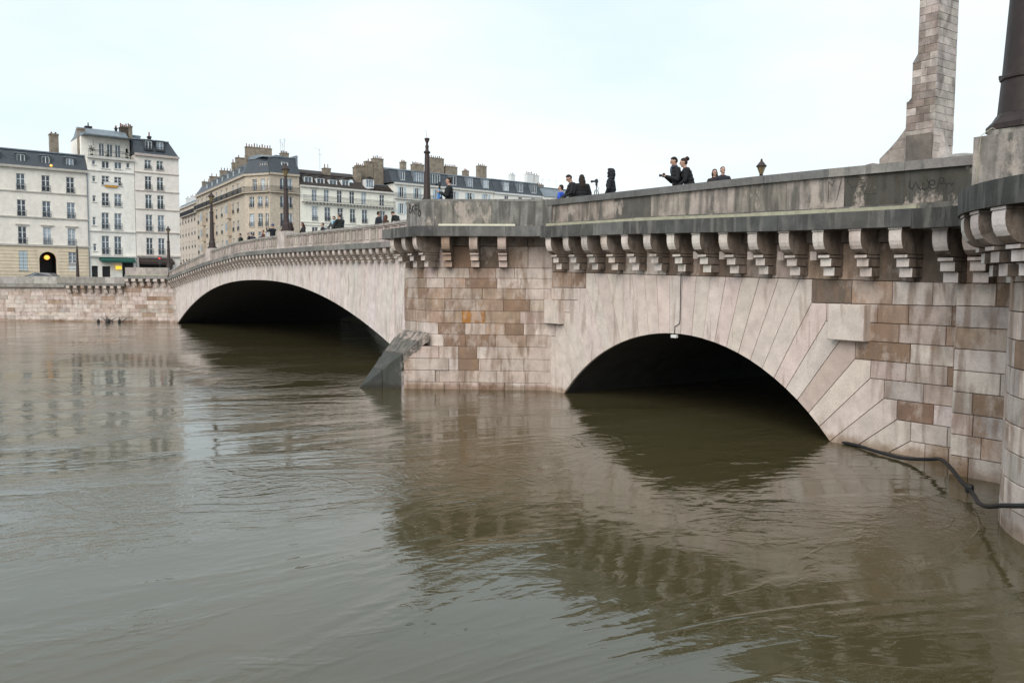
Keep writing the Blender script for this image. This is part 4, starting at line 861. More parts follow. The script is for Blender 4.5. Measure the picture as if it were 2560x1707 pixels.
# --- house C: corner house with slate hip
H = House('quay_house', 'pale corner house with two dormers in a slate hip roof and a brown awning', at1(15.72), E1); H.trim = plaster('pink_trim', (.52, .44, .4)); O = 15.72
pl = plaster('pale_plaster', (.82, .75, .68), .06)
w3 = [(a-O, b-O, c, d) for r in ((19.2, 20.4), (16.5, 18.25), (14.0, 15.84), (11.02, 13.2), (7.92, 10.13)) for a, b, c, d in ((16.98, 17.84, *r), (18.5, 19.36, *r))]
H.wall(5.65, 7.7, 20.9, w3, pl, depth=12); H.wall(5.65, GZ, 7.7, [(.3, 4.6, GZ+.5, 7.3)], pl, depth=12, name='shop_wall', rv=.4)
mb = MB(); mb.box(.3, 4.6, .35, .4, GZ+.5, 7.3); H.put(mb, 'shop_front', M['rubber'])
for i, w in enumerate(w3): H.window(w, transoms=2 if i > 5 else 1)
for zz, hh, o in ((20.85, .3, .35), (18.66, .12, .1), (16.25, .12, .1), (13.83, .12, .1), (10.78, .16, .13), (7.62, .2, .25)): H.strip(0, 5.68, zz, zz+hh, o)
mb = MB(); mb.hexa([(.3, -1.2, 6.55), (4.5, -1.2, 6.55), (4.55, -.02, 6.8), (.25, -.02, 6.8), (.3, -1.2, 6.9), (4.5, -1.2, 6.9), (4.55, -.02, 7.45), (.25, -.02, 7.45)]); H.put(mb, 'awning', plain('brown_awning', (.035, .02, .016), .8, .2))
H.mansard(-.02, 5.6, 21.1, 23.1, 23.6, M['slate'], M['zinc'], .8, 10, hipR=1.0)
for a in (17.55, 19.03): H.dormer((a-O-.42, a-O+.42, 21.75, 22.9), yf=.1, side=M['slate'], rail=True)
H.chimney(.7, 1.9, 4, 5, 23.0, 24.1, 0, M['zinc']); H.chimney(2.9, 3.3, 4, 4.4, 23.3, 24.2, 1, M['rubber'])
# --- corner block of brown stone: long street front, chamfer, quay front
SS = 150/138.
PR4, PC4 = (-39.3*SS, 134.8*SS), (-44*SS, 137*SS); E5 = (.78567, .61864); EC = (.9082, -.41853); EL = (-.52138, .85332)
H = House('corner_block', 'brown stone corner block with chamfered front, balconies and rows of chimney pots', PC4, EC, 'building'); H.trim = plaster('brown_trim', (.5, .42, .33))
pl = plaster('brown_ashlar', (.56, .47, .375), .22)
wc = [(1.76, 2.7, 20.45, 22.55), (3.62, 4.55, 20.45, 22.55), (5.1, 5.5, 20.9, 22.5)]
for b0, b1 in ((17.6, 19.5), (14.2, 16.5), (11.0, 13.3), (8.0, 10.2)): wc += [(.97, 2.07, b0, b1), (2.92, 3.97, b0, b1), (4.6, 5.28, b0, b1)]
H.wall(5.62, GZ, 23.3, wc, pl, depth=6, back=False)
for i, w in enumerate(wc): H.window(w, transoms=1, rail=i > 2)
H.strip(-.1, 5.7, 23.15, 23.5, .3, 'cornice'); H.balcony(-.1, 5.7, 20.3, .55)
mb = MB(); mb.hexa([(0, -.3, 23.5), (5.7, -.3, 23.5), (5.7, 5, 23.5), (0, 5, 23.5), (.5, .5, 26.0), (5.4, .5, 26.3), (5.4, 5, 26.5), (.5, 5, 26.3)]); H.put(mb, 'roof', M['slate'])
mb = MB(); mb.hexa([(.4, .4, 26.05), (5.5, .4, 26.32), (5.5, 5, 26.5), (.4, 5, 26.3), (1.4, 2, 26.5), (5.5, 2, 26.9), (5.5, 5, 26.9), (1.4, 5, 26.6)]); H.put(mb, 'roof_top', M['zinc'])
H.dormer((3.55, 5.05, 24.0, 25.25), yf=.05, side=M['chimney'])
H.frame(PR4, E5)
wr = [(1.9, 4.2, b0, b1) for b0, b1 in ((20.7, 22.75), (17.6, 19.6), (14.25, 16.6), (11.0, 13.3), (8.0, 10.2))]
H.wall(5.5, GZ, 23.4, wr, pl, depth=10, back=True)
for w in wr:
    for k in range(2): q = (w[0]+k*1.15, w[0]+k*1.15+1.14, w[2], w[3]); H.window(q, transoms=0)
H.strip(0, 5.5, 23.25, 23.6, .3, 'cornice'); H.balcony(0, 5.5, 20.3, .5)
mb = MB(); mb.hexa([(-.2, -.3, 23.6), (5.6, -.3, 23.6), (5.7, 9, 23.6), (-.2, 9, 23.6), (.1, .6, 26.3), (5.1, .6, 26.5), (5.1, 9, 26.5), (.1, 9, 26.3)]); H.put(mb, 'roof', M['slate'])
mb = MB(); mb.hexa([(-1, .5, 26.3), (5.2, .5, 26.52), (5.2, 9, 26.52), (-1, 9, 26.3), (-1, 3, 26.9), (5.0, 3, 26.9), (5.0, 9, 26.9), (-1, 9, 26.9)]); H.put(mb, 'roof_top', M['zinc'])
H.dormer((2.4, 3.4, 24.3, 25.5), yf=.15); H.chimney(3.7, 5.0, 3.2, 4.4, 26, 27.8, 4, None, .35)
mb = MB(); mb.box(5.05, 5.35, .2, 8, 23.6, 27.0); H.put(mb, 'party_wall', M['zinc'])
for x, h in ((3.6, 30.2), (4.0, 29.6), (4.35, 30.4)):
    mb = MB(); mb.tube([(x, 3.6, 27.5), (x, 3.6, h)], .02, 4)
    for k in range(3): mb.tube([(x-.3, 3.6, h-.15-k*.25), (x+.3, 3.6, h-.15-k*.25)], .012, 4)
    H.put(mb, 'aerial', M['rail'])
LF = 44.0; PE = (PC4[0]+EL[0]*LF, PC4[1]+EL[1]*LF); H.frame(PE, (-EL[0], -EL[1]))
wl = []
for a in (5.3, 9.0, 14.3, 18.6, 23.4, 28.3, 32.9, 37.8, 42.0):
    for b0, b1 in ((20.6, 22.4), (17.2, 19.0), (13.9, 15.7), (10.6, 12.5), (7.4, 9.2)): wl.append((LF-a-.75, LF-a+.75, b0, b1))
H.wall(LF, GZ, 23.3, wl, pl, depth=9, back=True)
for w in wl: H.window(w, transoms=0)
for a in (11.6, 26, 35.3):
    for b0, b1 in ((17.4, 18.9), (14.1, 15.6), (10.8, 12.3)): mb = MB(); mb.box(LF-a-.9, LF-a+.9, -.75, -.003, b0-1.0, b1+.3); bay = H.put(mb, 'bay_window', pl); mb = MB(); mb.box(LF-a-.75, LF-a+.75, -.78, -.752, b0, b1); H.put(mb, 'pane', M['pane'], bay)
H.strip(0, LF, 23.1, 23.5, .35, 'cornice'); H.balcony(0, LF, 20.25, .6)
mb = MB(); mb.hexa([(0, -.25, 23.5), (LF+.2, -.25, 23.5), (LF+.2, 9, 23.5), (0, 9, 23.5), (0, 1.1, 25.6), (LF-.4, 1.1, 25.9), (LF-.4, 9, 25.9), (0, 9, 25.6)]); H.put(mb, 'roof', M['slate'])
for a in (4.5, 9, 13.5, 18.5, 23, 28, 33): H.dormer((LF-a-.55, LF-a+.55, 23.9, 25.1), yf=.1, side=M['zinc'])
for a, h, n in ((3.0, 28.9, 10), (10.5, 27.9, 4), (13.6, 27.3, 10), (24, 27.0, 8), (34, 26.9, 5), (42, 26.6, 5)): H.chimney(LF-a-.4, LF-a+.4, .9, 5.6, 24.8, h, n, None, .55, 'y')
# --- paler block further up the street
PG = (PE[0]+EL[0]*26, PE[1]+EL[1]*26)
H = House('street_block', 'pale block further up the street, seen past the brown corner block', PG, (-EL[0], -EL[1]), 'building'); H.trim = plaster('far_trim', (.5, .44, .38)); pl = plaster('far_plaster', (.58, .49, .41))
wl = [(26-a-.5, 26-a+.5, b0, b0+1.6) for a in (2.2, 5.6, 9.4, 13, 17, 20.5, 24) for b0 in (18.2, 15.2, 12.2, 9.2, 6.2)]
H.wall(26, GZ, 22.0, wl, pl, depth=9)
for w in wl: H.window(w, transoms=0)
H.strip(0, 26, 21.9, 22.2, .3, 'cornice'); H.balcony(8, 26, 19.9, .6); H.mansard(0, 26, 22.2, 23.2, 24.2, M['zinc'], M['zinc'], 1.2, 8)
for a in (3, 9, 15, 21): H.chimney(26-a-.4, 26-a+.4, 1.5, 6.0, 22.4, 25.0, 5, M['white'], .3, 'y')
# --- white house with brown roof and long balcony
P5 = (-38.26, 150.0)
H = House('quay_house', 'white house with long iron balcony and four white dormers in a dark brown roof', P5, E5); H.trim = plaster('w5_trim', (.66, .63, .57)); pl = plaster('w5_plaster', (.87, .83, .73), .05)
up = [(2.24, 3.27, 19.1, 21.2), (4.6, 5.65, 19.1, 21.35), (7.22, 8.25, 19.1, 21.4), (9.79, 10.82, 19.1, 21.45), (12.26, 13.33, 19.1, 21.5), (16.15, 17.2, 19.1, 21.25)]
lw = [(a, b, z0, z0+2.55) for a, b in ((2.23, 3.4), (4.72, 5.92), (7.3, 8.47), (9.85, 11.0), (12.35, 13.53), (16.2, 17.38)) for z0 in (15.65, 11.9, 8.0)]
H.wall(19.25, GZ, 21.7, up+lw, pl, depth=10)
for i, w in enumerate(up+lw): H.window(w, transoms=2, lintel=i < 6, rail=i > 5)
H.strip(-.05, 19.25, 21.55, 21.85, .4, 'cornice'); H.balcony(.3, 19.25, 19.05, .75, 1.0, 28); H.strip(0, 19.25, 15.2, 15.35, .1); H.strip(0, 19.25, 14.7, 14.85, .1)
H.mansard(-.1, 13.0, 21.85, 24.3, 25.4, M['brownroof'], M['brownroof'], 2.6, 11); H.mansard(13.0, 19.3, 21.85, 23.4, 23.9, M['brownroof'], M['zinc'], 2.4, 8)
for w in ((1.15, 2.5, 22.0, 23.45), (3.54, 4.86, 22.1, 23.35), (6.03, 7.4, 22.15, 23.3), (8.56, 9.89, 22.2, 23.45), (13.6, 15.1, 22.5, 24.0)): H.dormer(w, yf=.5, depth=1.9, top='gable', pm=M['brownroof'])
mb = MB(); mb.hexa([(10.3, 1.35, 23.0), (11.4, 1.35, 23.0), (11.4, 2.0, 23.75), (10.3, 2.0, 23.75), (10.3, 1.25, 23.1), (11.4, 1.25, 23.1), (11.4, 1.9, 23.85), (10.3, 1.9, 23.85)]); H.put(mb, 'skylight', M['shutter'])
H.chimney(6.2, 7.5, 3.0, 4.2, 23, 25.8, 2, None, .6); H.chimney(11.9, 13.1, 1.6, 2.8, 22, 26.4, 1, None, .7); H.chimney(13.2, 14.9, 3.4, 4.6, 23, 27.0, 4, None, .35); H.chimney(14.9, 16.4, 3.0, 4.0, 22, 27.9, 1, None, .5); H.chimney(16.5, 18.6, 2.8, 4.0, 22, 28.6, 5, None, .5)
mb = MB(); mb.tube([(6.0, 4.5, 25), (6.0, 4.5, 29.5)], .025, 4); mb.tube([(5.0, 4.5, 29.5), (6.1, 4.5, 29.1)], .015, 4); mb.tube([(5.6, 4.5, 28.3), (6.4, 4.5, 28.3)], .015, 4); H.put(mb, 'aerial', M['rail'])
mb = MB()
for i in range(160):
    a, b, c = random.uniform(14.2, 18.6), random.uniform(-.1, .4), random.uniform(21.9, 22.6+.3*math.sin(i)); q = Vector((random.uniform(-1, 1), random.uniform(-1, 1), random.uniform(-1, 1))).normalized()*.12; r = q.cross(Vector((.3, .5, .8))).normalized()*.09; p = Vector((a, b, c)); mb.add([tuple(p-q), tuple(p+r), tuple(p+q), tuple(p-r)], [(0, 1, 2, 3)])
o = H.put(mb, 'roof_terrace_plants', plain('winter_leaves', (.07, .05, .025), .9, .5)); o['kind'] = 'stuff'
# --- white house with long slate mansard
def at5(a): return (P5[0]+E5[0]*a, P5[1]+E5[1]*a)
H = House('quay_house', 'long white house with grey slate mansard, wide studio windows and chimney stacks', at5(19.3), E5); H.trim = plaster('w6_trim', (.66, .63, .58)); pl = plaster('w6_plaster', (.86, .82, .75), .05); O = 19.3
ww = [(a-O, b-O, z0, z0+2.0) for a, b in ((20.6, 21.5), (24.1, 25.0), (28.75, 29.8), (32.9, 33.9), (36.7, 37.9), (40.9, 42.0)) for z0 in (21.1, 17.9, 14.6, 11)]
H.wall(24.15, GZ, 23.7, ww, pl, depth=12)
for i, w in enumerate(ww): H.window(w, transoms=0, rail=False, shut='open')
H.balcony(.05, 9, 20.9, .5, 1.0); H.strip(0, 24.15, 23.55, 23.9, .35, 'cornice')
H.mansard(-.6, 24.15, 23.9, 26.5, 27.6, M['slate'], M['zinc'], 1.1, 13)
for a, b, c, d in ((20.76, 21.7, 24.45, 26.15), (23.84, 25.98, 24.2, 26.25), (27.58, 29.87, 24.2, 26.2), (32.5, 33.85, 24.4, 26.15), (36.6, 38.0, 24.3, 26.15), (40.7, 42.1, 24.3, 26.15)): H.dormer((a-O, b-O, c, d), yf=-.05, side=M['zinc'])
for x0, x1, z1, n in ((4.9, 5.8, 28.9, 3), (7.5, 10, 28.7, 8), (11.4, 14.9, 30.4, 7), (15.4, 18.3, 29.0, 6), (20.3, 21.3, 28.5, 3), (25.2-1.2, 27.5-1.5, 29.9, 4)): H.chimney(x0, x1, 5, 6.2, 26.6, z1, n, None, .4)
H = House('quay_house', 'white house with shorter slate mansard and three dormers at the terrace end', at5(43.6), E5); H.trim = M['white']; O = 43.6
H.wall(13, GZ, 23.6, [(2.8, 3.9, 21.0, 23.2), (6.6, 7.7, 21.0, 23.2), (10.2, 11.3, 21, 23.2)], pl, depth=12)
for a in (2.8, 6.6, 10.2): H.window((a, a+1.1, 21.0, 23.2), transoms=0)
H.strip(0, 13, 23.45, 23.8, .3, 'cornice'); H.mansard(0, 13.0, 23.8, 26.6, 27.5, M['slate'], M['zinc'], 1.2, 12)
for a, b in ((46.1, 47.5), (50, 51.4), (53.8, 55.2)): H.dormer((a-O, b-O, 24.3, 26.1), yf=-.05, side=M['zinc'])
H.chimney(8.5, 9.6, 5, 6, 26.8, 28.8, 2, M['white'], .3); H.chimney(13.1, 15.0, 5, 6, 22, 29.4, 4, M['white'], .4); H.chimney(15.3, 16.6, 5, 6, 22, 29.2, 2, M['white'], .4)
H = House('quay_house', 'low zinc-roofed house beyond the terrace end, half hidden by the crowd', at5(57.2), E5); H.trim = M['white']
H.wall(16, GZ, 23.9, [], pl, depth=10); H.mansard(0, 16, 23.9, 26.0, 26.4, M['zinc'], M['zinc'], 1.5, 10); H.chimney(2, 3.6, 4, 5, 26, 27.0, 3, None, .4); H.chimney(13.5, 15.2, 4, 5, 23, 26.6, 5, M['white'], .5)
mb = MB()
for x in (3.2, 5.2, 7.4): mb.tube([(x, 4, 26), (x, 4, 28.4)], .02, 4); mb.tube([(x-.5, 4, 28.1), (x+.5, 4, 28.1)], .012, 4)
H.put(mb, 'aerial', M['rail'])

# ------------------------------------------------------------------ small things on the far quay
def parked_car(loc, rz, label, c):
    t = empty('parked_car', loc, rz, label, 'car'); t.scale = (1, 1, .8); pm = plain('car_paint', c, .25, .05, spec=.7)
    prof = [(-2.1, .35), (2.1, .35), (2.15, .7), (1.95, .85), (1.1, .95), (.55, 1.42), (-.9, 1.48), (-1.75, 1.05), (-2.12, .95), (-2.18, .6)]
    mb = MB(); mb.loft([[(x, -.84+.1*(z > 1), z) for x, z in prof], [(x, .84-.1*(z > 1), z) for x, z in prof]]); mb.build('body', pm, t)
    mb = MB(); mb.hexa([(-1.55, -.76, 1.0), (1.0, -.76, 1.0), (1.0, .76, 1.0), (-1.55, .76, 1.0), (-.85, -.755, 1.4), (.5, -.755, 1.4), (.5, .755, 1.4), (-.85, .755, 1.4)]); mb.build('windows', M['pane'], t)
    for x in (-1.35, 1.35):
        for y in (-.86, .86):
            w = MB(); w.loft([[(x+.32*math.cos(a*.524), y-.1, .32+.32*math.sin(a*.524)) for a in range(12)], [(x+.32*math.cos(a*.524), y+.1, .32+.32*math.sin(a*.524)) for a in range(12)]]); w.build('wheel', M['rubber'], t)
    for y in (-.6, .6): mb = MB(); mb.box(2.08, 2.17, y-.18, y+.18, .62, .76); mb.build('headlight', M['white'], t)
parked_car((-52.6, 93.6, GZ), .05, 'dark car parked behind the quay parapet before the shuttered window', (.02, .025, .035))
t = empty('quay_lamp', (-48.25, 92, GZ), 0, 'slim dark lamp column on the quay before the notice board', 'lamp')
mb = MB(); mb.lathe([(.34, 0), (.3, .3), (.2, .55), (.16, 1.2), (.1, 3.6), (.16, 3.65), (.07, 3.75), (.07, 4.1)], 10); mb.build('shaft', M['iron'], t, smooth=True)
t = empty('traffic_light', (-39.6, 93.2, GZ), 0, 'traffic light showing red beside the yellow sign', 'traffic light')
mb = MB(); mb.tube([(0, 0, 0), (0, 0, 2.2)], .05, 6); mb.build('pole', M['black'], t); mb = MB(); mb.box(-.13, .13, -.1, .1, 2.2, 3.05); mb.build('housing', M['black'], t)
mb = MB(); mb.lathe([(.1, -.12), (.1, -.06)], 8); 
mb.v = [(x, z, y+2.86) for x, y, z in mb.v]; mb.build('red_lens', plain('red_lens', (.8, .03, .02), .3, .05, emit=(1, .04, .02), es=1.0), t)
# ------------------------------------------------------------------ people
_ico = bmesh.new(); bmesh.ops.create_icosphere(_ico, subdivisions=2, radius=1.0); _iv = np.array([v.co[:] for v in _ico.verts]); _if = [tuple(v.index for v in f.verts) for f in _ico.faces]; _ico.free()
SKIN = plain('skin', (.45, .27, .2), .6, .08)
HAIRM = {}
def cloth(c):
    k = 'cloth_%d_%d_%d' % tuple(int(v*1000) for v in c)
    return bpy.data.materials.get(k) or plain(k, c, .9, .3, 7, bump=.4)
def blob_mesh(name, balls, voxel):
    """balls: (centre, radii, label); joined by a voxel remesh into one continuous skin"""
    V = []; Fc = []; b = 0
    for c, r, _ in balls:
        V.append(_iv*np.array(r) + np.array(c)); Fc += [tuple(b+i for i in f) for f in _if]; b += len(_iv)
    me = bpy.data.meshes.new(name); me.from_pydata(np.concatenate(V).tolist(), [], Fc); o = bpy.data.objects.new(name, me); COL.objects.link(o)
    md = o.modifiers.new('r', 'REMESH'); md.mode = 'VOXEL'; md.voxel_size = voxel; md.use_smooth_shade = True
    sm = o.modifiers.new('s', 'SMOOTH'); sm.factor = .5; sm.iterations = 2
    dg = bpy.context.evaluated_depsgraph_get(); dg.update(); out = bpy.data.meshes.new_from_object(o.evaluated_get(dg)); bpy.data.objects.remove(o); bpy.data.meshes.remove(me); out.name = name; return out
def chain(pts, rad, lab, flat=1.0):
    out = []
    for (p, r0), (q, r1) in zip(zip(pts, rad), zip(pts[1:], rad[1:])):
        p, q = np.array(p), np.array(q); n = max(2, int(np.linalg.norm(q-p)/(min(r0, r1)*.55)))
        for i in range(n+1): t = i/n; r = r0+(r1-r0)*t; out.append((p+(q-p)*t, (r, r*flat, r), lab))
    return out
def rotx(p, piv, a): 
    y, z = p[1]-piv[1], p[2]-piv[2]; return (p[0], piv[1]+y*math.cos(a)+z*math.sin(a), piv[2]-y*math.sin(a)+z*math.cos(a))
def rotz(p, a): return (p[0]*math.cos(a)-p[1]*math.sin(a), p[0]*math.sin(a)+p[1]*math.cos(a), p[2])
def person(s, d, facing, h, label, coat=(.012, .012, .014), pants=(.02, .022, .03), hair='short', haircol=(.02, .014, .01), lean=0.0, arms='down', headturn=0.0, headdown=0.0, stout=1.0, voxel=.022, zf=None, scarf=None, group=None):
    """facing: degrees in bridge frame, 90 = looking out over the upstream parapet"""
    z = deck(s) if zf is None else zf
    if 12.9 < s < 21 and d > .3: z = deck(17)
    t = empty('person', W(s, d, z), BANG + R(90-facing), label, 'person', group); h *= 1.12; k = h/1.75; stout = 1.04 + (stout-1)*.85
    pel = (0, 0, .95); B_ = []
    up = lambda p: rotx(p, pel, R(lean))
    for sx in (-1, 1):
        B_ += chain([(.1*sx, 0, .09), (.105*sx, .02, .48), (.09*sx, 0, .9)], [.055, .068, .1], 1); B_ += chain([(.1*sx, -.02, .05), (.115*sx, .15, .04)], [.05, .042], 2)
    st = stout
    tors = [((0, 0, .9), (.18*st, .13*st, .12)), ((0, 0, 1.02), (.175*st, .13*st, .12)), ((0, .0, 1.14), (.18*st, .135*st, .12)), ((0, .01, 1.26), (.185*st, .14*st, .12)), ((0, 0, 1.36), (.185*st, .13*st, .09)), ((0, -.01, 1.43), (.17*st, .1, .06)), ((0, 0, .8), (.19*st, .135*st, .12))]
    for c, r in tors: B_.append((np.array(up(c) if c[2] > .95 else c), r, 0))
    sh = [up((sx*.17*st, -.01, 1.395)) for sx in (-1, 1)]
    hands = {'down': [((-.26, .0, 1.12), (-.27, .08, .87)), ((.26, .0, 1.12), (.27, .08, .87))], 'lean': [((-.28, .14, 1.14), (-.12, .38, 1.02)), ((.28, .14, 1.14), (.12, .38, 1.02))],
             'camera': [((-.27, .06, 1.12), (-.07, .29, 1.24)), ((.27, .06, 1.12), (.08, .28, 1.25))], 'phone': [((-.22, .18, 1.18), (-.05, .42, 1.25)), ((.22, .18, 1.18), (.06, .42, 1.25))],
             'raise': [((-.24, .2, 1.3), (-.1, .46, 1.5)), ((.24, .2, 1.3), (.08, .46, 1.5))], 'pocket': [((-.29, -.03, 1.14), (-.2, .1, .95)), ((.29, -.03, 1.14), (.2, .1, .95))]}[arms]
    for S_, (e, w) in zip(sh, hands):
        e, w = up(e), up(w); B_ += chain([S_, e, w], [.068*st, .056, .044], 0)
        dv = (np.array(w)-np.array(e)); dv /= np.linalg.norm(dv); wv = np.array(w)
        if arms != 'pocket':
            pc = wv+dv*.06; sd = np.cross(dv, (0, 0, 1.)); sd /= np.linalg.norm(sd)+1e-6; sgn = -np.sign(e[0])
            B_.append((pc, (.042, .042, .032), 3)); dn = np.array((0, 0, -1.))
            for f, (off, ln) in enumerate(((-.034, .058), (-.012, .072), (.012, .068), (.033, .05))): B_ += chain([pc+sd*off+dv*.02, pc+sd*off+dv*(.03+ln*.55), pc+sd*off+dv*(.02+ln*.8)+dn*.035], [.0125, .0115, .01], 3)
            B_ += chain([pc-dv*.02+sd*sgn*.03, pc+dv*.02+sd*sgn*.065, pc+dv*.045+sd*sgn*.06+dn*.015], [.014, .013, .011], 3)
    nk = up((0, .0, 1.5)); hc0 = (0, .035, 1.635)
    def hd(p): q = rotx(p, (0, 0, 1.53), R(headdown)); q = rotz(q, R(-headturn)); return up(q)
    B_ += chain([up((0, -.01, 1.44)), hd((0, .005, 1.57))], [.062, .055], 3)
    B_ += [(np.array(hd((0, .012, 1.65))), (.076, .092, .1), 3), (np.array(hd((0, .03, 1.59))), (.062, .07, .07), 3), (np.array(hd((0, .075, 1.555))), (.03, .03, .026), 3)]
    B_ += chain([hd((0, .1, 1.66)), hd((0, .118, 1.625))], [.012, .017], 3)
    for sx in (-1, 1): B_.append((np.array(hd((sx*.078, .0, 1.635))), (.014, .022, .032), 3))
    me = blob_mesh('body', B_, voxel); nv = len(me.polygons); ctr = np.empty(nv*3); me.polygons.foreach_get('center', ctr); ctr = ctr.reshape(-1, 3)
    best = np.full(nv, 1e9); lab = np.zeros(nv, int)
    for c, r, l in B_:
        dd = np.linalg.norm((ctr-c)/np.array(r), axis=1)-1; dd *= min(r); mk = dd < best; best[mk] = dd[mk]; lab[mk] = l
    for mm in (cloth(coat), cloth(pants), M['rubber'], SKIN): me.materials.append(mm)
    me.polygons.foreach_set('material_index', lab.astype('i')); me.update()
    b = link('body', me, t); b.scale = (k, k, k)
    def child(name, balls, mat, vx=.016):
        mm = blob_mesh(name, [(np.array(c), r, 0) for c, r in balls], vx); mm.materials.append(mat); o = link(name, mm, t); o.scale = (k, k, k); return o
    hm = cloth(haircol)
    if hair == 'short': child('hair', [(hd((0, -.012, 1.685)), (.083, .092, .082)), (hd((0, -.04, 1.64)), (.078, .066, .08)), (hd((0, .03, 1.725)), (.058, .045, .03))], hm)
    elif hair == 'bald': child('hair', [(hd((0, -.04, 1.66)), (.08, .065, .07))], hm)
    elif hair == 'bun': child('hair', [(hd((0, -.012, 1.685)), (.085, .092, .085)), (hd((0, -.05, 1.63)), (.08, .06, .09)), (hd((0, -.12, 1.73)), (.055, .055, .05)), (hd((.02, -.14, 1.7)), (.04, .05, .05))], hm)
    elif hair == 'long': child('hair', [(hd((0, -.012, 1.685)), (.088, .095, .085)), (hd((0, -.06, 1.6)), (.1, .07, .12)), (up((.0, -.09, 1.5)), (.115, .07, .12)), (up((0, -.11, 1.38)), (.11, .06, .12)), (hd((-.075, .0, 1.58)), (.03, .05, .1)), (hd((.075, 0, 1.58)), (.03, .05, .1))], hm)
    elif hair == 'hood': child('hood', [(hd((0, -.035, 1.67)), (.115, .105, .115)), (hd((0, -.05, 1.58)), (.12, .1, .12)), (hd((0, .03, 1.74)), (.09, .085, .05)), (hd((.085, .03, 1.62)), (.035, .06, .1)), (hd((-.085, .03, 1.62)), (.035, .06, .1)), (hd((0, .07, 1.53)), (.08, .05, .04)), (up((0, -.03, 1.47)), (.15, .1, .07))], cloth(coat))
    elif hair == 'hat': child('hat', [(hd((0, -.005, 1.7)), (.092, .1, .075)), (hd((0, 0, 1.67)), (.097, .106, .04))], hm)
    if scarf: child('scarf', [(up((0, .03, 1.49)), (.105, .1, .05)), (up((.03, .12, 1.4)), (.06, .035, .12))], cloth(scarf))
    for sx in (-1, 1):
        mb = MB(); p = hd((sx*.032, .098, 1.652)); mb.lathe([(.003, -.009), (.011, 0), (.003, .009)], 6, p); e = mb.build('eye', M['black'], t); e.scale = (k, k, k)
    return t
def place(parent_empty, p): return parent_empty
def camera_thing(loc, rz, label, lens=.16):
    t = empty('photo_camera', loc, rz, label, 'camera'); mb = MB(); mb.box(-.07, .07, -.035, .035, -.05, .05); mb.box(-.025, .025, -.03, .03, .05, .08); mb.build('body', M['black'], t)
    mb = MB(); mb.lathe([(.035, 0), (.035, lens*.6), (.043, lens*.65), (.045, lens)], 10); mb.v = [(x, z+.03, y) for x, y, z in mb.v]; mb.build('lens', M['black'], t, smooth=True); return t
def tripod(loc, h, label, acc=None):
    t = empty('tripod', loc, 0, label, 'tripod')
    for i in range(3):
        a = i*2.094+.4; mb = MB(); mb.tube([(.42*math.cos(a), .42*math.sin(a), 0), (.05*math.cos(a), .05*math.sin(a), h*.84)], .016, 6); mb.build('leg', M['black'], t)
        if acc: mb = MB(); mb.tube([(.11*math.cos(a), .11*math.sin(a), h*.7), (.05*math.cos(a), .05*math.sin(a), h*.83)], .024, 6); mb.build('leg_clamp', acc, t)
    mb = MB(); mb.tube([(0, 0, h*.6), (0, 0, h*.93)], .018, 6); mb.build('column', acc or M['black'], t)
    mb = MB(); mb.lathe([(.03, h*.93), (.045, h*.95), (.04, h*.98), (.05, h)], 8); mb.build('head', M['black'], t)
    mb = MB(); mb.tube([(0, 0, h*.95), (.12, .2, h*.86)], .01, 5); mb.build('handle', M['black'], t)
    return t
BLK = (.01, .01, .012); NAVY = (.012, .014, .024); BRN = (.035, .018, .012)
person(5.95, -.12, 118, 1.88, 'dark-haired man in black jacket holding a camera out over the parapet', BLK, arms='camera', headdown=14, voxel=.015, haircol=(.012, .01, .009), lean=6, scarf=(.05, .06, .09))
camera_thing(W(5.95+.46*math.cos(R(62)), -.12+.46*math.sin(R(62)), deck(6.0)+1.49), BANG + R(62-90), 'black camera held in the hands of the dark-haired man', .12)
person(5.55, -.3, 128, 1.84, 'woman with hair bun and black coat leaning on the parapet behind the man with camera', BLK, hair='bun', haircol=BRN, arms='lean', lean=16, stout=1.22, voxel=.017)
person(5.15, -1.0, 60, 1.52, 'woman with long brown hair facing right beside a dark-haired man', (.03, .022, .018), hair='long', haircol=(.05, .024, .016), arms='pocket', headturn=-25)
person(4.85, -1.05, 45, 1.57, 'dark-haired man looking right beside the long-haired woman', (.02, .022, .03), arms='pocket', headturn=-15, headdown=-8)
person(9.45, -.3, 150, 1.84, 'person in a black hooded jacket beside a camera on tripod', (.012, .012, .016), hair='hood', arms='pocket', voxel=.017)
tripod(W(10.25, -.3, deck(10.2)), 1.65, 'black tripod carrying a long-lens camera behind the parapet')
camera_thing(W(10.25, -.3, deck(10.2)+1.7), BANG + R(20-90), 'black long-lens camera mounted on the tripod beside the hooded person', .2)
person(11.62, -.3, 112, 1.86, 'man in black coat looking down beside a woman with very long hair', BLK, arms='lean', headdown=28, haircol=(.01, .008, .008), lean=8, stout=1.15, voxel=.017)
person(11.25, -.42, 200, 1.82, 'woman with very long brown hair seen from behind in black coat', BLK, hair='long', haircol=(.025, .017, .011), arms='pocket', lean=3, stout=1.15)
person(13.3, -1.0, 150, 1.66, 'person in a bright blue hooded jacket facing along the bridge', (.03, .09, .5), hair='short', arms='pocket')
person(15.62, 2.9, 120, 1.86, 'man in black coat behind a blue-jointed tripod on the river pier', BLK, arms='camera', haircol=(.025, .014, .01), stout=1.12, voxel=.017, headturn=10)
TB = plain('blue_anodised', (.02, .25, .7), .4, .05)
tripod(W(15.95, 3.15, deck(17)), 1.78, 'black tripod with blue joints before the man on the pier', TB)
camera_thing(W(15.95, 3.15, deck(17)+1.84), BANG + R(30-90), 'black camera on the blue-jointed tripod', .16)
tripod(W(14.6, 2.5, deck(17)), 1.25, 'small black tripod with pan handle beside the man on the pier')
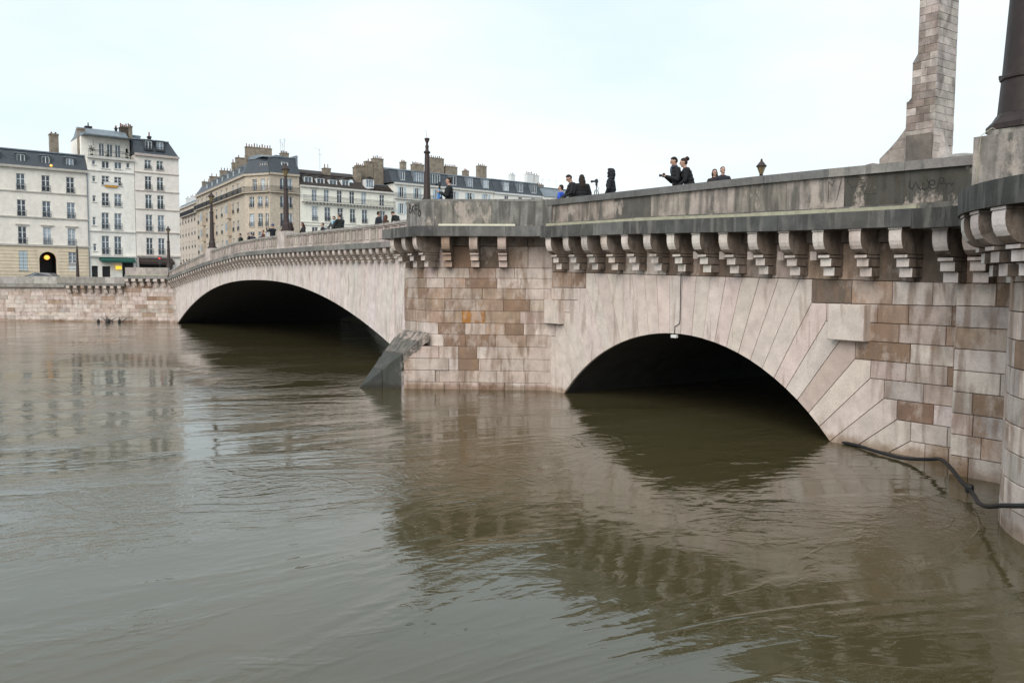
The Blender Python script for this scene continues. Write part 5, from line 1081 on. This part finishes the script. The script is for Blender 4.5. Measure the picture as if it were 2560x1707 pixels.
person(23.1, .0, 150, 1.86, 'short person with black cap and yellow collar left of the iron column', (.015, .015, .012), hair='hat', haircol=(.01, .01, .012), arms='pocket', scarf=(.35, .33, .02))
person(21.6, .0, 70, 1.8, 'brown-haired head low behind the pier parapet right of the iron column', (.06, .04, .03), hair='bun', haircol=(.05, .025, .016), arms='pocket')
person(26.55, -.35, 160, 1.72, 'man in black coat bending over his phone beside the pier parapet', BLK, arms='phone', lean=34, headdown=24, voxel=.018)
person(29.4, -.5, 270, 1.72, 'man in dark navy coat seen from behind beside a red-haired woman', NAVY, arms='pocket', stout=1.15)
person(28.45, -.5, 260, 1.5, 'woman with reddish hair and brown coat beside the man in navy', (.07, .04, .03), hair='long', haircol=(.09, .035, .02), arms='pocket')
person(34.6, -.4, 160, 1.86, 'balding man in dark coat with backpack next to a light blue scarf', (.012, .016, .014), hair='bald', haircol=(.03, .02, .015), arms='lean', headdown=10, stout=1.3, lean=8)
person(35.5, -.35, 60, 1.78, 'dark-haired woman in grey coat wearing a light blue scarf', (.06, .065, .07), hair='short', arms='lean', scarf=(.35, .6, .75), headdown=10)
person(37.8, -.5, 100, 1.52, 'single small figure in navy jacket between the couples', NAVY, arms='pocket', stout=1.1)
person(47.4, -.4, 160, 1.88, 'person in blue hat and dark coat raising a phone', (.012, .015, .02), hair='hat', haircol=(.04, .07, .2), arms='raise', stout=1.1)
person(46.0, -.8, 200, 1.62, 'person in pale pink scarf beside the blue-hatted one', (.45, .4, .42), arms='pocket', haircol=(.05, .02, .015), scarf=(.4, .15, .18))
person(44.4, -.7, 150, 1.84, 'dark-coated figure half behind the first lamp post', (.02, .014, .014), hair='long', haircol=BRN, arms='lean', stout=1.15)
person(41.4, -.6, 90, 1.7, 'reddish-haired figure right of the first lamp post', (.02, .018, .02), hair='long', haircol=(.07, .025, .018), arms='lean', lean=10)
person(55.6, -.5, 100, 1.74, 'round figure in dark green coat at the sloping parapet', (.012, .022, .016), arms='lean', lean=8, stout=1.35)
person(53.1, -.5, 120, 1.66, 'figure in grey cap beside the green-coated one', (.03, .03, .04), hair='hat', haircol=(.25, .24, .25), arms='lean', lean=14, stout=1.2)
person(52.2, -.6, 80, 1.55, 'figure in dark jacket leaning low next to the grey cap', NAVY, arms='lean', lean=22, stout=1.2)
person(50.6, -.7, 90, 1.68, 'figure in dull red coat at the crest of the bridge', (.09, .025, .02), arms='pocket', haircol=BRN)
person(77.6, -.6, 120, 1.7, 'dark figure at the bridge foot next to the lamp post', (.02, .02, .025), arms='pocket')
person(76.2, -.6, 60, 1.65, 'second dark figure at the bridge foot, further up the slope', (.02, .017, .03), arms='pocket', hair='long', haircol=BRN)
person(74.9, -.7, 100, 1.62, 'third dark figure up the slope from the bridge foot', (.03, .02, .02), arms='pocket')
